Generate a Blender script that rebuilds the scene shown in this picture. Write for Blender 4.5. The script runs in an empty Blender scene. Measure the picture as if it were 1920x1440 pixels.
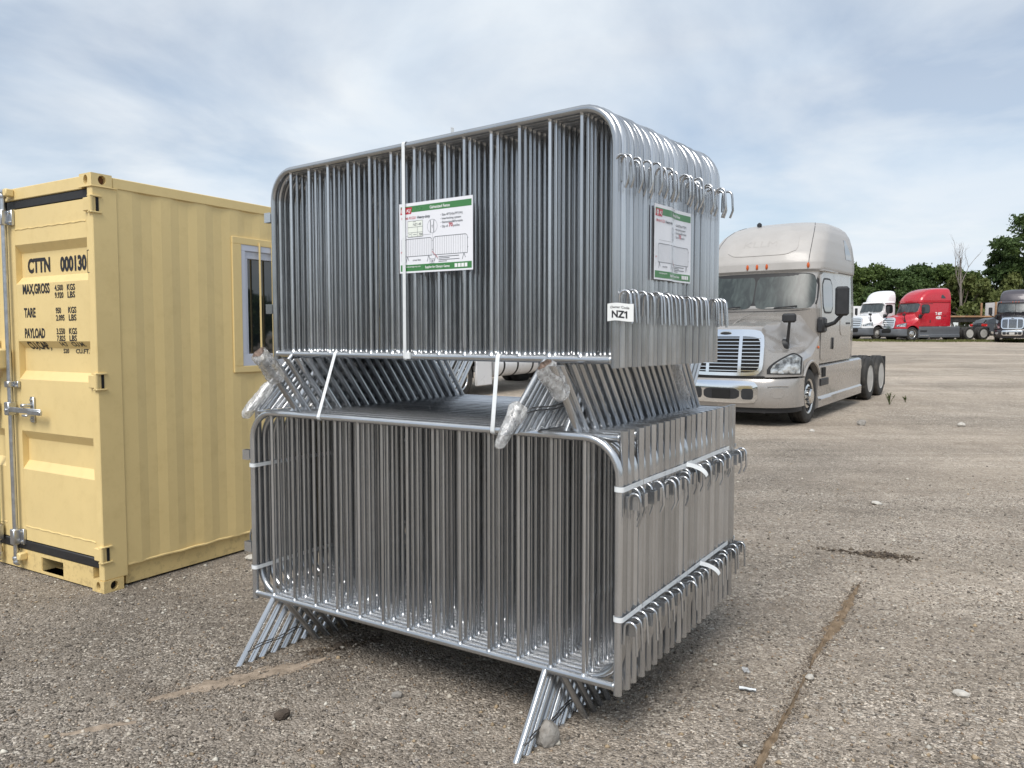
import bpy, bmesh, math, random
import numpy as np
from mathutils import Vector, Matrix, Quaternion

random.seed(7)
RNG = np.random.default_rng(11)
scene = bpy.context.scene
COL = scene.collection
R = math.radians
PI = math.pi

# ------------------------------------------------------------------ camera
CAM_H = 1.6352
cam_data = bpy.data.cameras.new('camera')
cam_data.sensor_width = 36.0
cam_data.lens = 1448.7 / 1920 * 36.0
cam_data.clip_start = 0.05
cam_data.clip_end = 3000
cam = bpy.data.objects.new('camera', cam_data)
cam.location = (0, 0, CAM_H)
cam.rotation_euler = (PI / 2 - 0.0597, 0, 0)
COL.objects.link(cam)
scene.camera = cam

# ------------------------------------------------------------------ sky and sun
TO_SUN = Vector((-0.21, -0.575, 0.79)).normalized()
world = bpy.data.worlds.new('World')
scene.world = world
world.use_nodes = True
wn = world.node_tree
wn.nodes.clear()


def wnode(t, **kw):
    n = wn.nodes.new(t)
    for k, v in kw.items():
        setattr(n, k, v)
    return n


w_out = wnode('ShaderNodeOutputWorld')
w_bg = wnode('ShaderNodeBackground')
w_bg.inputs['Strength'].default_value = 0.10
w_sky = wnode('ShaderNodeTexSky')
w_sky.sky_type = 'NISHITA'
w_sky.sun_disc = False
w_sky.sun_elevation = math.asin(TO_SUN.z)
w_sky.sun_rotation = math.atan2(TO_SUN.x, TO_SUN.y)
w_sky.air_density = 1.0
w_sky.dust_density = 0.8
w_sky.ozone_density = 1.0
# thin cloud sheet: the view direction laid on a level plane high overhead
w_tc = wnode('ShaderNodeTexCoord')
w_sep = wnode('ShaderNodeSeparateXYZ')
wn.links.new(w_tc.outputs['Generated'], w_sep.inputs[0])
w_zc = wnode('ShaderNodeMath', operation='MAXIMUM')
wn.links.new(w_sep.outputs['Z'], w_zc.inputs[0])
w_zc.inputs[1].default_value = 0.0
w_za = wnode('ShaderNodeMath', operation='ADD')
wn.links.new(w_zc.outputs[0], w_za.inputs[0])
w_za.inputs[1].default_value = 0.16
w_dx = wnode('ShaderNodeMath', operation='DIVIDE')
w_dy = wnode('ShaderNodeMath', operation='DIVIDE')
wn.links.new(w_sep.outputs['X'], w_dx.inputs[0])
wn.links.new(w_za.outputs[0], w_dx.inputs[1])
wn.links.new(w_sep.outputs['Y'], w_dy.inputs[0])
wn.links.new(w_za.outputs[0], w_dy.inputs[1])
w_cmb = wnode('ShaderNodeCombineXYZ')
wn.links.new(w_dx.outputs[0], w_cmb.inputs[0])
wn.links.new(w_dy.outputs[0], w_cmb.inputs[1])
w_n1 = wnode('ShaderNodeTexNoise')
w_n1.inputs['Scale'].default_value = 0.85
w_n1.inputs['Detail'].default_value = 8
w_n1.inputs['Roughness'].default_value = 0.54
w_n1.inputs['Distortion'].default_value = 0.45
wn.links.new(w_cmb.outputs[0], w_n1.inputs['Vector'])
w_ramp = wnode('ShaderNodeValToRGB')
w_ramp.color_ramp.elements[0].position = 0.37
w_ramp.color_ramp.elements[0].color = (0.40, 0.40, 0.40, 1)
w_ramp.color_ramp.elements[1].position = 0.58
w_ramp.color_ramp.elements[1].color = (0.97, 0.97, 0.97, 1)
wn.links.new(w_n1.outputs['Fac'], w_ramp.inputs[0])
# soft light and dark folds inside the sheet
w_n2 = wnode('ShaderNodeTexNoise')
w_n2.inputs['Scale'].default_value = 1.5
w_n2.inputs['Detail'].default_value = 6
w_n2.inputs['Roughness'].default_value = 0.5
w_n2.inputs['Distortion'].default_value = 0.6
wn.links.new(w_cmb.outputs[0], w_n2.inputs['Vector'])
w_ccol = wnode('ShaderNodeMix', data_type='RGBA')
w_ccol.inputs['A'].default_value = (6.1, 6.85, 7.65, 1)
w_ccol.inputs['B'].default_value = (7.1, 7.5, 7.85, 1)
w_m2 = wnode('ShaderNodeMapRange')
w_m2.inputs['From Min'].default_value = 0.35
w_m2.inputs['From Max'].default_value = 0.65
wn.links.new(w_n2.outputs['Fac'], w_m2.inputs['Value'])
wn.links.new(w_m2.outputs[0], w_ccol.inputs['Factor'])
w_mix = wnode('ShaderNodeMix', data_type='RGBA')
wn.links.new(w_ramp.outputs[0], w_mix.inputs['Factor'])
wn.links.new(w_sky.outputs[0], w_mix.inputs['A'])
wn.links.new(w_ccol.outputs['Result'], w_mix.inputs['B'])
wn.links.new(w_mix.outputs['Result'], w_bg.inputs['Color'])
wn.links.new(w_bg.outputs[0], w_out.inputs['Surface'])

sun_data = bpy.data.lights.new('sun', 'SUN')
sun_data.energy = 2.6
sun_data.angle = R(30)
sun_data.color = (1.0, 0.955, 0.89)
sun = bpy.data.objects.new('sun', sun_data)
sun.rotation_euler = (-TO_SUN).to_track_quat('-Z', 'Y').to_euler()
sun.location = TO_SUN * 60
COL.objects.link(sun)

scene.view_settings.view_transform = 'Standard'
scene.view_settings.look = 'None'
scene.view_settings.gamma = 1
scene.view_settings.exposure = 0.30
scene.view_settings.use_curve_mapping = False
scene.render.engine = 'CYCLES'
scene.cycles.max_bounces = 7
scene.cycles.transparent_max_bounces = 12


# ------------------------------------------------------------------ helpers
def ground_z(y):
    """The yard is level near the camera and climbs gently towards the trees."""
    s = 1.2
    t = (y - 14.5) / s
    a = 0.030 * s * (t if t > 30 else math.log1p(math.exp(t)))
    if y > 60:
        u = min(y, 92) - 60
        a += 0.018 * u
    if y > 92:
        a -= 0.030 * (y - 92)
    return a


class MB:
    def __init__(self):
        self.v = []
        self.f = []

    def add(self, verts, faces):
        o = len(self.v)
        self.v.extend([tuple(map(float, p)) for p in verts])
        self.f.extend([tuple(i + o for i in f) for f in faces])
        return self

    def box(self, x0, x1, y0, y1, z0, z1, M=None):
        vs = [(x, y, z) for x in (x0, x1) for y in (y0, y1) for z in (z0, z1)]
        if M is not None:
            vs = [M @ Vector(p) for p in vs]
        return self.add(vs, [(0, 1, 3, 2), (4, 6, 7, 5), (0, 4, 5, 1), (2, 3, 7, 6), (0, 2, 6, 4), (1, 5, 7, 3)])

    def cbox(self, x0, x1, y0, y1, z0, z1, c=0.006, M=None):
        """Box with chamfered edges."""
        vs = []
        idx = {}
        X = (x0, x1); Y = (y0, y1); Z = (z0, z1)
        sg = lambda i: 1 if i == 0 else -1
        for i in (0, 1):
            for j in (0, 1):
                for k in (0, 1):
                    for a in range(3):
                        p = [X[i] + (sg(i) * c if a != 0 else 0), Y[j] + (sg(j) * c if a != 1 else 0), Z[k] + (sg(k) * c if a != 2 else 0)]
                        idx[(i, j, k, a)] = len(vs)
                        vs.append(p)
        fs = []
        for i in (0, 1):
            q = [idx[(i, 0, 0, 0)], idx[(i, 1, 0, 0)], idx[(i, 1, 1, 0)], idx[(i, 0, 1, 0)]]
            fs.append(q if i else q[::-1])
            q = [idx[(0, i, 0, 1)], idx[(0, i, 1, 1)], idx[(1, i, 1, 1)], idx[(1, i, 0, 1)]]
            fs.append(q if i else q[::-1])
            q = [idx[(0, 0, i, 2)], idx[(1, 0, i, 2)], idx[(1, 1, i, 2)], idx[(0, 1, i, 2)]]
            fs.append(q if i else q[::-1])
        for a in (0, 1):
            for b in (0, 1):
                fs.append([idx[(a, b, 0, 0)], idx[(a, b, 1, 0)], idx[(a, b, 1, 1)], idx[(a, b, 0, 1)]])
                fs.append([idx[(a, 0, b, 0)], idx[(a, 1, b, 0)], idx[(a, 1, b, 2)], idx[(a, 0, b, 2)]])
                fs.append([idx[(0, a, b, 1)], idx[(1, a, b, 1)], idx[(1, a, b, 2)], idx[(0, a, b, 2)]])
        for i in (0, 1):
            for j in (0, 1):
                for k in (0, 1):
                    fs.append([idx[(i, j, k, 0)], idx[(i, j, k, 1)], idx[(i, j, k, 2)]])
        if M is not None:
            vs = [M @ Vector(p) for p in vs]
        return self.add(vs, fs)

    def tube(self, pts, r, n=10, caps=True, closed=False):
        pts = [Vector(p) for p in pts]
        m = len(pts)
        rr = r if isinstance(r, (list, tuple)) else [r] * m
        T = []
        for i in range(m):
            a = pts[(i - 1) % m] if (closed or i > 0) else pts[i]
            b = pts[(i + 1) % m] if (closed or i < m - 1) else pts[i]
            T.append((b - a).normalized())
        ref = Vector((0, 0, 1)) if abs(T[0].z) < 0.9 else Vector((1, 0, 0))
        N = (ref - T[0] * ref.dot(T[0])).normalized()
        vs = []
        for i in range(m):
            if i:
                q = T[i - 1].rotation_difference(T[i])
                N = q @ N
                N = (N - T[i] * N.dot(T[i])).normalized()
            B = T[i].cross(N)
            for k in range(n):
                a = 2 * PI * k / n
                vs.append(pts[i] + (N * math.cos(a) + B * math.sin(a)) * rr[i])
        fs = []
        for i in range(m if closed else m - 1):
            j = (i + 1) % m
            for k in range(n):
                l = (k + 1) % n
                fs.append((i * n + k, i * n + l, j * n + l, j * n + k))
        if caps and not closed:
            fs.append(tuple(range(n))[::-1])
            fs.append(tuple((m - 1) * n + k for k in range(n)))
        return self.add(vs, fs)

    def lathe(self, prof, n=24, axis='z', M=None, close=False):
        """prof: list of (radius, height)."""
        vs = []
        for r_, h_ in prof:
            for k in range(n):
                a = 2 * PI * k / n
                c, s = r_ * math.cos(a), r_ * math.sin(a)
                vs.append({'z': (c, s, h_), 'y': (s, h_, c), 'x': (h_, c, s)}[axis])
        if M is not None:
            vs = [M @ Vector(p) for p in vs]
        fs = []
        m = len(prof)
        for i in range(m if close else m - 1):
            j = (i + 1) % m
            for k in range(n):
                l = (k + 1) % n
                fs.append((i * n + k, i * n + l, j * n + l, j * n + k))
        if not close:
            if prof[0][0] > 1e-6:
                fs.append(tuple(range(n))[::-1])
            if prof[-1][0] > 1e-6:
                fs.append(tuple((m - 1) * n + k for k in range(n)))
        return self.add(vs, fs)

    def grid(self, P, flip=False, wrap=False):
        """P: array (nu, nv, 3)."""
        nu, nv = P.shape[:2]
        fs = []
        for i in range(nu - 1):
            for j in range(nv if wrap else nv - 1):
                k = (j + 1) % nv
                q = (i * nv + j, i * nv + k, (i + 1) * nv + k, (i + 1) * nv + j)
                fs.append(q[::-1] if flip else q)
        return self.add(P.reshape(-1, 3).tolist(), fs)

    def prism(self, poly, lo, hi, fn):
        """Extrude polygon [(a, b)] between lo and hi; fn(a, b, h) -> point."""
        n = len(poly)
        vs = [fn(a, b, lo) for a, b in poly] + [fn(a, b, hi) for a, b in poly]
        fs = [tuple(range(n))[::-1], tuple(range(n, 2 * n))]
        for i in range(n):
            j = (i + 1) % n
            fs.append((i, j, n + j, n + i))
        return self.add(vs, fs)

    def mesh(self, name, smooth=True, angle=40, fix=True):
        me = bpy.data.meshes.new(name)
        me.from_pydata(self.v, [], self.f)
        if fix:
            bm = bmesh.new()
            bm.from_mesh(me)
            bmesh.ops.recalc_face_normals(bm, faces=bm.faces)
            bm.to_mesh(me)
            bm.free()
        if smooth:
            me.polygons.foreach_set('use_smooth', [True] * len(me.polygons))
            me.set_sharp_from_angle(angle=R(angle))
        me.update()
        return me

    def build(self, name, material, parent=None, smooth=True, angle=40, fix=True):
        return obj(name, self.mesh(name, smooth, angle, fix), material, parent)


def obj(name, me, material=None, parent=None):
    o = bpy.data.objects.new(name, me)
    COL.objects.link(o)
    if material is not None and me is not None:
        me.materials.clear()
        me.materials.append(material)
    if parent is not None:
        o.parent = parent
    return o


def tag(o, label=None, cat=None, group=None, kind=None):
    if label:
        o['label'] = label
    if cat:
        o['category'] = cat
    if group:
        o['group'] = group
    if kind:
        o['kind'] = kind
    return o


def thing(name, label, cat, loc=(0, 0, 0), rotz=0.0, group=None):
    o = bpy.data.objects.new(name, None)
    o.empty_display_size = 0.1
    COL.objects.link(o)
    o.location = loc
    o.rotation_euler = (0, 0, rotz)
    return tag(o, label, cat, group)


_text_cache = {}


def text_mesh(body, bold=0.0):
    """Flat outline of a line of text: (verts, faces, width), cap height about 0.7."""
    key = (body, bold)
    if key in _text_cache:
        return _text_cache[key]
    cu = bpy.data.curves.new('text', 'FONT')
    cu.body = body
    cu.resolution_u = 3
    cu.offset = bold
    o = bpy.data.objects.new('text', cu)
    COL.objects.link(o)
    dg = bpy.context.evaluated_depsgraph_get()
    me = bpy.data.meshes.new_from_object(o.evaluated_get(dg))
    vs = [tuple(v.co) for v in me.vertices]
    fs = [tuple(p.vertices) for p in me.polygons]
    bpy.data.objects.remove(o)
    bpy.data.curves.remove(cu)
    bpy.data.meshes.remove(me)
    xs = [v[0] for v in vs] or [0]
    w = (min(xs), max(xs))
    _text_cache[key] = (vs, fs, w)
    return _text_cache[key]


def add_text(mb, body, x0, x1, y0, y1, fn, bold=0.0, slant=0.0):
    """Put text into the rectangle x0..x1 (cap height y0..y1); fn(x, y) -> point."""
    vs, fs, (a, b) = text_mesh(body, bold)
    caps = [v[1] for v in vs]
    lo, hi = 0.0, 0.69
    out = []
    for v in vs:
        y = y0 + (v[1] - lo) / (hi - lo) * (y1 - y0)
        x = x0 + (v[0] - a) / (b - a) * (x1 - x0) + slant * (y - y0)
        out.append(fn(x, y))
    mb.add(out, fs)

# ------------------------------------------------------------------ materials
def new_mat(name):
    m = bpy.data.materials.new(name)
    m.use_nodes = True
    nt = m.node_tree
    bs = nt.nodes['Principled BSDF']
    return m, nt, bs


def pmat(name, col, rough=0.5, metal=0.0, var=0.06, vscale=6.0, bump=0.0, bscale=60.0, coat=0.0, spec=0.5, obj_var=0.0,
         dirt=None, dirt_amt=0.0, dirt_scale=3.0, rvar=0.08, detail=6):
    """Painted / plastic / metal surface with slight uneven tone, gloss and relief."""
    m, nt, bs = new_mat(name)
    L = nt.links.new
    tc = nt.nodes.new('ShaderNodeTexCoord')
    # every object gets its own patch of the pattern
    oi0 = nt.nodes.new('ShaderNodeObjectInfo')
    sc0 = nt.nodes.new('ShaderNodeMath')
    sc0.operation = 'MULTIPLY'
    sc0.inputs[1].default_value = 40.0
    L(oi0.outputs['Random'], sc0.inputs[0])
    ad0 = nt.nodes.new('ShaderNodeVectorMath')
    ad0.operation = 'ADD'
    L(tc.outputs['Object'], ad0.inputs[0])
    L(sc0.outputs[0], ad0.inputs[1])
    vec = ad0.outputs[0]
    nz = nt.nodes.new('ShaderNodeTexNoise')
    nz.inputs['Scale'].default_value = vscale
    nz.inputs['Detail'].default_value = detail
    nz.inputs['Roughness'].default_value = 0.6
    L(vec, nz.inputs['Vector'])
    hs = nt.nodes.new('ShaderNodeHueSaturation')
    hs.inputs['Color'].default_value = (*col, 1)
    mr = nt.nodes.new('ShaderNodeMapRange')
    mr.inputs['From Min'].default_value = 0.3
    mr.inputs['From Max'].default_value = 0.7
    mr.inputs['To Min'].default_value = 1 - var
    mr.inputs['To Max'].default_value = 1 + var
    L(nz.outputs['Fac'], mr.inputs['Value'])
    val = mr.outputs[0]
    if obj_var:
        oi = nt.nodes.new('ShaderNodeObjectInfo')
        m2 = nt.nodes.new('ShaderNodeMapRange')
        m2.inputs['To Min'].default_value = 1 - obj_var
        m2.inputs['To Max'].default_value = 1 + obj_var
        L(oi.outputs['Random'], m2.inputs['Value'])
        mu = nt.nodes.new('ShaderNodeMath')
        mu.operation = 'MULTIPLY'
        L(val, mu.inputs[0])
        L(m2.outputs[0], mu.inputs[1])
        val = mu.outputs[0]
    L(val, hs.inputs['Value'])
    colout = hs.outputs['Color']
    if dirt is not None:
        dn = nt.nodes.new('ShaderNodeTexNoise')
        dn.inputs['Scale'].default_value = dirt_scale
        dn.inputs['Detail'].default_value = 9
        dn.inputs['Roughness'].default_value = 0.7
        L(vec, dn.inputs['Vector'])
        dr = nt.nodes.new('ShaderNodeMapRange')
        dr.inputs['From Min'].default_value = 0.5
        dr.inputs['From Max'].default_value = 0.75
        dr.inputs['To Max'].default_value = dirt_amt
        L(dn.outputs['Fac'], dr.inputs['Value'])
        mx = nt.nodes.new('ShaderNodeMix')
        mx.data_type = 'RGBA'
        L(dr.outputs[0], mx.inputs['Factor'])
        L(colout, mx.inputs['A'])
        mx.inputs['B'].default_value = (*dirt, 1)
        colout = mx.outputs['Result']
    L(colout, bs.inputs['Base Color'])
    r2 = nt.nodes.new('ShaderNodeMapRange')
    r2.inputs['From Min'].default_value = 0.3
    r2.inputs['From Max'].default_value = 0.7
    r2.inputs['To Min'].default_value = max(0.02, rough - rvar)
    r2.inputs['To Max'].default_value = min(1, rough + rvar)
    L(nz.outputs['Fac'], r2.inputs['Value'])
    L(r2.outputs[0], bs.inputs['Roughness'])
    bs.inputs['Metallic'].default_value = metal
    bs.inputs['Specular IOR Level'].default_value = spec
    bs.inputs['Coat Weight'].default_value = coat
    bs.inputs['Coat Roughness'].default_value = 0.06
    if bump:
        b2 = nt.nodes.new('ShaderNodeTexNoise')
        b2.inputs['Scale'].default_value = bscale
        b2.inputs['Detail'].default_value = 4
        L(vec, b2.inputs['Vector'])
        bp = nt.nodes.new('ShaderNodeBump')
        bp.inputs['Strength'].default_value = bump
        bp.inputs['Distance'].default_value = 0.01
        L(b2.outputs['Fac'], bp.inputs['Height'])
        L(bp.outputs[0], bs.inputs['Normal'])
    return m


M = {}
M['galv'] = pmat('galvanized_steel', (0.525, 0.538, 0.555), 0.24, 0.90, var=0.04, vscale=8, bump=0.0, obj_var=0.20, rvar=0.03, detail=1)
M['galv_bright'] = pmat('weld_zinc', (0.78, 0.79, 0.80), 0.42, 0.9, var=0.1, vscale=60, bump=0.25, bscale=220)
M['zinc'] = pmat('zinc_hardware', (0.55, 0.57, 0.60), 0.36, 1.0, var=0.12, vscale=25, bump=0.06, bscale=120)
M['yellow'] = pmat('yellow_container_paint', (0.76, 0.59, 0.28), 0.46, 0.0, var=0.035, vscale=2.5, bump=0.05, bscale=26,
                   dirt=(0.56, 0.41, 0.17), dirt_amt=0.30, dirt_scale=9, spec=0.4)
M['yellow_low'] = pmat('yellow_paint_scuffed', (0.735, 0.56, 0.255), 0.55, 0.0, var=0.05, vscale=4, bump=0.08, bscale=30,
                       dirt=(0.20, 0.14, 0.08), dirt_amt=0.55, dirt_scale=22, spec=0.35)
M['rubber'] = pmat('black_rubber', (0.018, 0.018, 0.02), 0.55, var=0.2, vscale=12, bump=0.1, bscale=60)
M['tyre'] = pmat('tyre_rubber', (0.028, 0.027, 0.026), 0.75, var=0.25, vscale=8, bump=0.2, bscale=50, dirt=(0.16, 0.14, 0.115), dirt_amt=0.45, dirt_scale=5)
M['ink'] = pmat('black_stencil_paint', (0.016, 0.016, 0.022), 0.5, var=0.15, vscale=20)
M['pvc'] = pmat('white_window_plastic', (0.56, 0.59, 0.68), 0.35, var=0.02)
M['strap'] = pmat('white_plastic_strap', (0.74, 0.77, 0.79), 0.30, var=0.05, vscale=20, bump=0.06, bscale=120, spec=0.5)
M['wire'] = pmat('tie_wire', (0.16, 0.16, 0.165), 0.45, 0.9, var=0.2, vscale=30)
M['paper'] = pmat('laminated_white_paper', (0.80, 0.81, 0.86), 0.22, var=0.02, vscale=4, coat=0.3)
M['paper2'] = pmat('sticker_paper', (0.80, 0.84, 0.78), 0.4, var=0.02)
M['green'] = pmat('green_print', (0.045, 0.20, 0.055), 0.3, var=0.05, coat=0.3)
M['red_print'] = pmat('red_print', (0.48, 0.022, 0.045), 0.3, var=0.05, coat=0.3)
M['grey_print'] = pmat('grey_print', (0.11, 0.12, 0.145), 0.35, var=0.05)
M['white_print'] = pmat('white_print', (0.82, 0.84, 0.84), 0.3, var=0.02)
M['chrome'] = pmat('chrome', (0.86, 0.87, 0.88), 0.13, 1.0, var=0.03, vscale=4, rvar=0.05)
M['alloy'] = pmat('polished_wheel_metal', (0.74, 0.74, 0.73), 0.24, 1.0, var=0.08, vscale=9)
M['steelwheel'] = pmat('white_painted_wheel', (0.50, 0.49, 0.465), 0.45, 0.0, var=0.08, vscale=9, dirt=(0.2, 0.17, 0.13), dirt_amt=0.5)
M['dark'] = pmat('dark_plastic', (0.022, 0.023, 0.026), 0.5, var=0.15, vscale=9, bump=0.04)
M['chassis'] = pmat('chassis_black', (0.02, 0.02, 0.02), 0.6, var=0.25, vscale=8, dirt=(0.12, 0.10, 0.08), dirt_amt=0.4)
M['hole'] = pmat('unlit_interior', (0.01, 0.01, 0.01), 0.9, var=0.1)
M['rusty'] = pmat('rusty_hole_lining', (0.16, 0.07, 0.03), 0.85, var=0.3, vscale=30)
M['beige'] = pmat('beige_metallic_paint', (0.375, 0.357, 0.340), 0.26, 0.35, var=0.03, vscale=2, coat=0.7, dirt=(0.30, 0.27, 0.24), dirt_amt=0.30, dirt_scale=4)
M['beige_roof'] = pmat('pale_roof_paint', (0.43, 0.412, 0.395), 0.46, 0.05, var=0.05, vscale=2, coat=0.15, dirt=(0.37, 0.35, 0.325), dirt_amt=0.5, dirt_scale=3)
M['ghost'] = pmat('faded_lettering_trace', (0.395, 0.378, 0.362), 0.5, 0.05, var=0.05)
M['red'] = pmat('red_truck_paint', (0.46, 0.012, 0.026), 0.3, 0.0, var=0.04, vscale=2, coat=0.7)
M['white'] = pmat('white_truck_paint', (0.78, 0.785, 0.80), 0.3, 0.0, var=0.02, vscale=2, coat=0.6)
M['black'] = pmat('black_truck_paint', (0.022, 0.02, 0.024), 0.28, 0.0, var=0.08, vscale=2, coat=0.7)
M['plum'] = pmat('dark_roof_fairing_paint', (0.075, 0.068, 0.080), 0.4, 0.2, var=0.08, vscale=2, coat=0.4)
M['greyskirt'] = pmat('grey_fairing_plastic', (0.115, 0.125, 0.14), 0.45, var=0.06, vscale=3)
M['amber'] = pmat('amber_lens', (0.55, 0.10, 0.015), 0.2, var=0.1, coat=0.5)
M['redlens'] = pmat('red_lens', (0.5, 0.012, 0.012), 0.2, var=0.1, coat=0.5)
M['carpaint'] = pmat('charcoal_car_paint', (0.045, 0.048, 0.055), 0.28, 0.4, var=0.05, vscale=2, coat=0.7)
M['deck'] = pmat('rusty_deck', (0.30, 0.17, 0.09), 0.8, var=0.3, vscale=2.5, dirt=(0.5, 0.42, 0.32), dirt_amt=0.6)
M['dash'] = pmat('cab_interior', (0.05, 0.05, 0.05), 0.8, var=0.3, vscale=4)
M['bark'] = pmat('tree_bark', (0.09, 0.07, 0.055), 0.9, var=0.3, vscale=5, bump=0.5, bscale=14)
M['deadwood'] = pmat('dead_grey_wood', (0.20, 0.175, 0.155), 0.9, var=0.25, vscale=5, bump=0.4, bscale=14)
M['rock'] = pmat('grey_rock', (0.27, 0.255, 0.235), 0.85, var=0.25, vscale=30, bump=0.6, bscale=60, dirt=(0.17, 0.14, 0.11), dirt_amt=0.6, dirt_scale=18)
M['palerock'] = pmat('pale_limestone', (0.50, 0.48, 0.44), 0.85, var=0.2, vscale=30, bump=0.5, bscale=60, dirt=(0.36, 0.31, 0.25), dirt_amt=0.5, dirt_scale=20)
M['clod'] = pmat('dark_soil_clod', (0.075, 0.058, 0.045), 0.95, var=0.35, vscale=30, bump=0.8, bscale=70)


def glass_mat(name, tint, rough=0.03, dust_refl=0.0, dust_refl_col=(0.4, 0.42, 0.4), coat=1.0):
    """Window glass: mostly a mirror at grazing angles, dim see-through tint otherwise."""
    m, nt, bs = new_mat(name)
    L = nt.links.new
    bs.inputs['Base Color'].default_value = (*tint, 1)
    bs.inputs['Roughness'].default_value = rough
    bs.inputs['Specular IOR Level'].default_value = 0.6
    bs.inputs['Coat Weight'].default_value = coat
    bs.inputs['Coat Roughness'].default_value = 0.02
    if dust_refl:  # swirls mixed into the colour: dusty film plus a painted blurred reflection
        tc = nt.nodes.new('ShaderNodeTexCoord')
        mp = nt.nodes.new('ShaderNodeMapping')
        mp.inputs['Scale'].default_value = (2.2, 2.6, 0.7)
        mp.inputs['Rotation'].default_value = (0.5, 0.2, 0.3)
        L(tc.outputs['Object'], mp.inputs[0])
        nz = nt.nodes.new('ShaderNodeTexNoise')
        nz.inputs['Scale'].default_value = 2.3
        nz.inputs['Detail'].default_value = 8
        nz.inputs['Roughness'].default_value = 0.6
        nz.inputs['Distortion'].default_value = 1.4
        L(mp.outputs[0], nz.inputs['Vector'])
        mr = nt.nodes.new('ShaderNodeMapRange')
        mr.inputs['From Min'].default_value = 0.42
        mr.inputs['From Max'].default_value = 0.68
        mr.inputs['To Max'].default_value = dust_refl
        L(nz.outputs['Fac'], mr.inputs['Value'])
        mx = nt.nodes.new('ShaderNodeMix')
        mx.data_type = 'RGBA'
        mx.inputs['A'].default_value = (*tint, 1)
        mx.inputs['B'].default_value = (*dust_refl_col, 1)
        L(mr.outputs[0], mx.inputs['Factor'])
        L(mx.outputs['Result'], bs.inputs['Base Color'])
    return m


M['pane'] = glass_mat('window_glass', (0.012, 0.016, 0.018))
M['windscreen'] = glass_mat('windscreen_glass', (0.022, 0.030, 0.031), rough=0.36, dust_refl=0.75, dust_refl_col=(0.070, 0.090, 0.086), coat=0.0)
M['farglass'] = glass_mat('dark_windscreen_glass', (0.03, 0.04, 0.045), rough=0.28, dust_refl=0.5, dust_refl_col=(0.12, 0.14, 0.145), coat=0.0)
M['sideglass'] = glass_mat('side_glass', (0.01, 0.013, 0.014))


def headlamp_mat():
    m, nt, bs = new_mat('headlamp')
    L = nt.links.new
    tc = nt.nodes.new('ShaderNodeTexCoord')
    vo = nt.nodes.new('ShaderNodeTexNoise')
    vo.inputs['Scale'].default_value = 7
    vo.inputs['Detail'].default_value = 3
    L(tc.outputs['Object'], vo.inputs['Vector'])
    rp = nt.nodes.new('ShaderNodeValToRGB')
    rp.color_ramp.elements[0].position = 0.38
    rp.color_ramp.elements[0].color = (0.12, 0.125, 0.13, 1)
    rp.color_ramp.elements[1].position = 0.60
    rp.color_ramp.elements[1].color = (0.80, 0.82, 0.83, 1)
    L(vo.outputs['Fac'], rp.inputs[0])
    L(rp.outputs[0], bs.inputs['Base Color'])
    bs.inputs['Metallic'].default_value = 0.7
    bs.inputs['Roughness'].default_value = 0.25
    bs.inputs['Coat Weight'].default_value = 1
    bp = nt.nodes.new('ShaderNodeBump')
    bp.inputs['Strength'].default_value = 0.6
    bp.inputs['Distance'].default_value = 0.03
    L(vo.outputs['Fac'], bp.inputs['Height'])
    L(bp.outputs[0], bs.inputs['Normal'])
    return m


M['headlamp'] = headlamp_mat()


def wrap_mat():
    """Crumpled stretch film: glossy, milky, partly see-through."""
    m, nt, bs = new_mat('stretch_film')
    L = nt.links.new
    tc = nt.nodes.new('ShaderNodeTexCoord')
    nz = nt.nodes.new('ShaderNodeTexNoise')
    nz.inputs['Scale'].default_value = 26
    nz.inputs['Detail'].default_value = 7
    nz.inputs['Distortion'].default_value = 2.2
    L(tc.outputs['Object'], nz.inputs['Vector'])
    rp = nt.nodes.new('ShaderNodeValToRGB')
    rp.color_ramp.elements[0].position = 0.33
    rp.color_ramp.elements[0].color = (0.50, 0.49, 0.48, 1)
    rp.color_ramp.elements[1].position = 0.62
    rp.color_ramp.elements[1].color = (0.92, 0.93, 0.93, 1)
    L(nz.outputs['Fac'], rp.inputs[0])
    L(rp.outputs[0], bs.inputs['Base Color'])
    bs.inputs['Roughness'].default_value = 0.16
    bs.inputs['Alpha'].default_value = 0.62
    bs.inputs['Transmission Weight'].default_value = 0.40
    bs.inputs['Coat Weight'].default_value = 0.6
    wv = nt.nodes.new('ShaderNodeTexWave')
    wv.inputs['Scale'].default_value = 14
    wv.inputs['Distortion'].default_value = 9
    wv.inputs['Detail'].default_value = 4
    L(tc.outputs['Object'], wv.inputs['Vector'])
    bp = nt.nodes.new('ShaderNodeBump')
    bp.inputs['Strength'].default_value = 0.45
    bp.inputs['Distance'].default_value = 0.008
    L(wv.outputs['Fac'], bp.inputs['Height'])
    L(bp.outputs[0], bs.inputs['Normal'])
    return m


M['film'] = wrap_mat()
M['core'] = pmat('grubby_film_core', (0.17, 0.12, 0.095), 0.6, var=0.6, vscale=45, bump=0.8, bscale=60)


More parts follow.
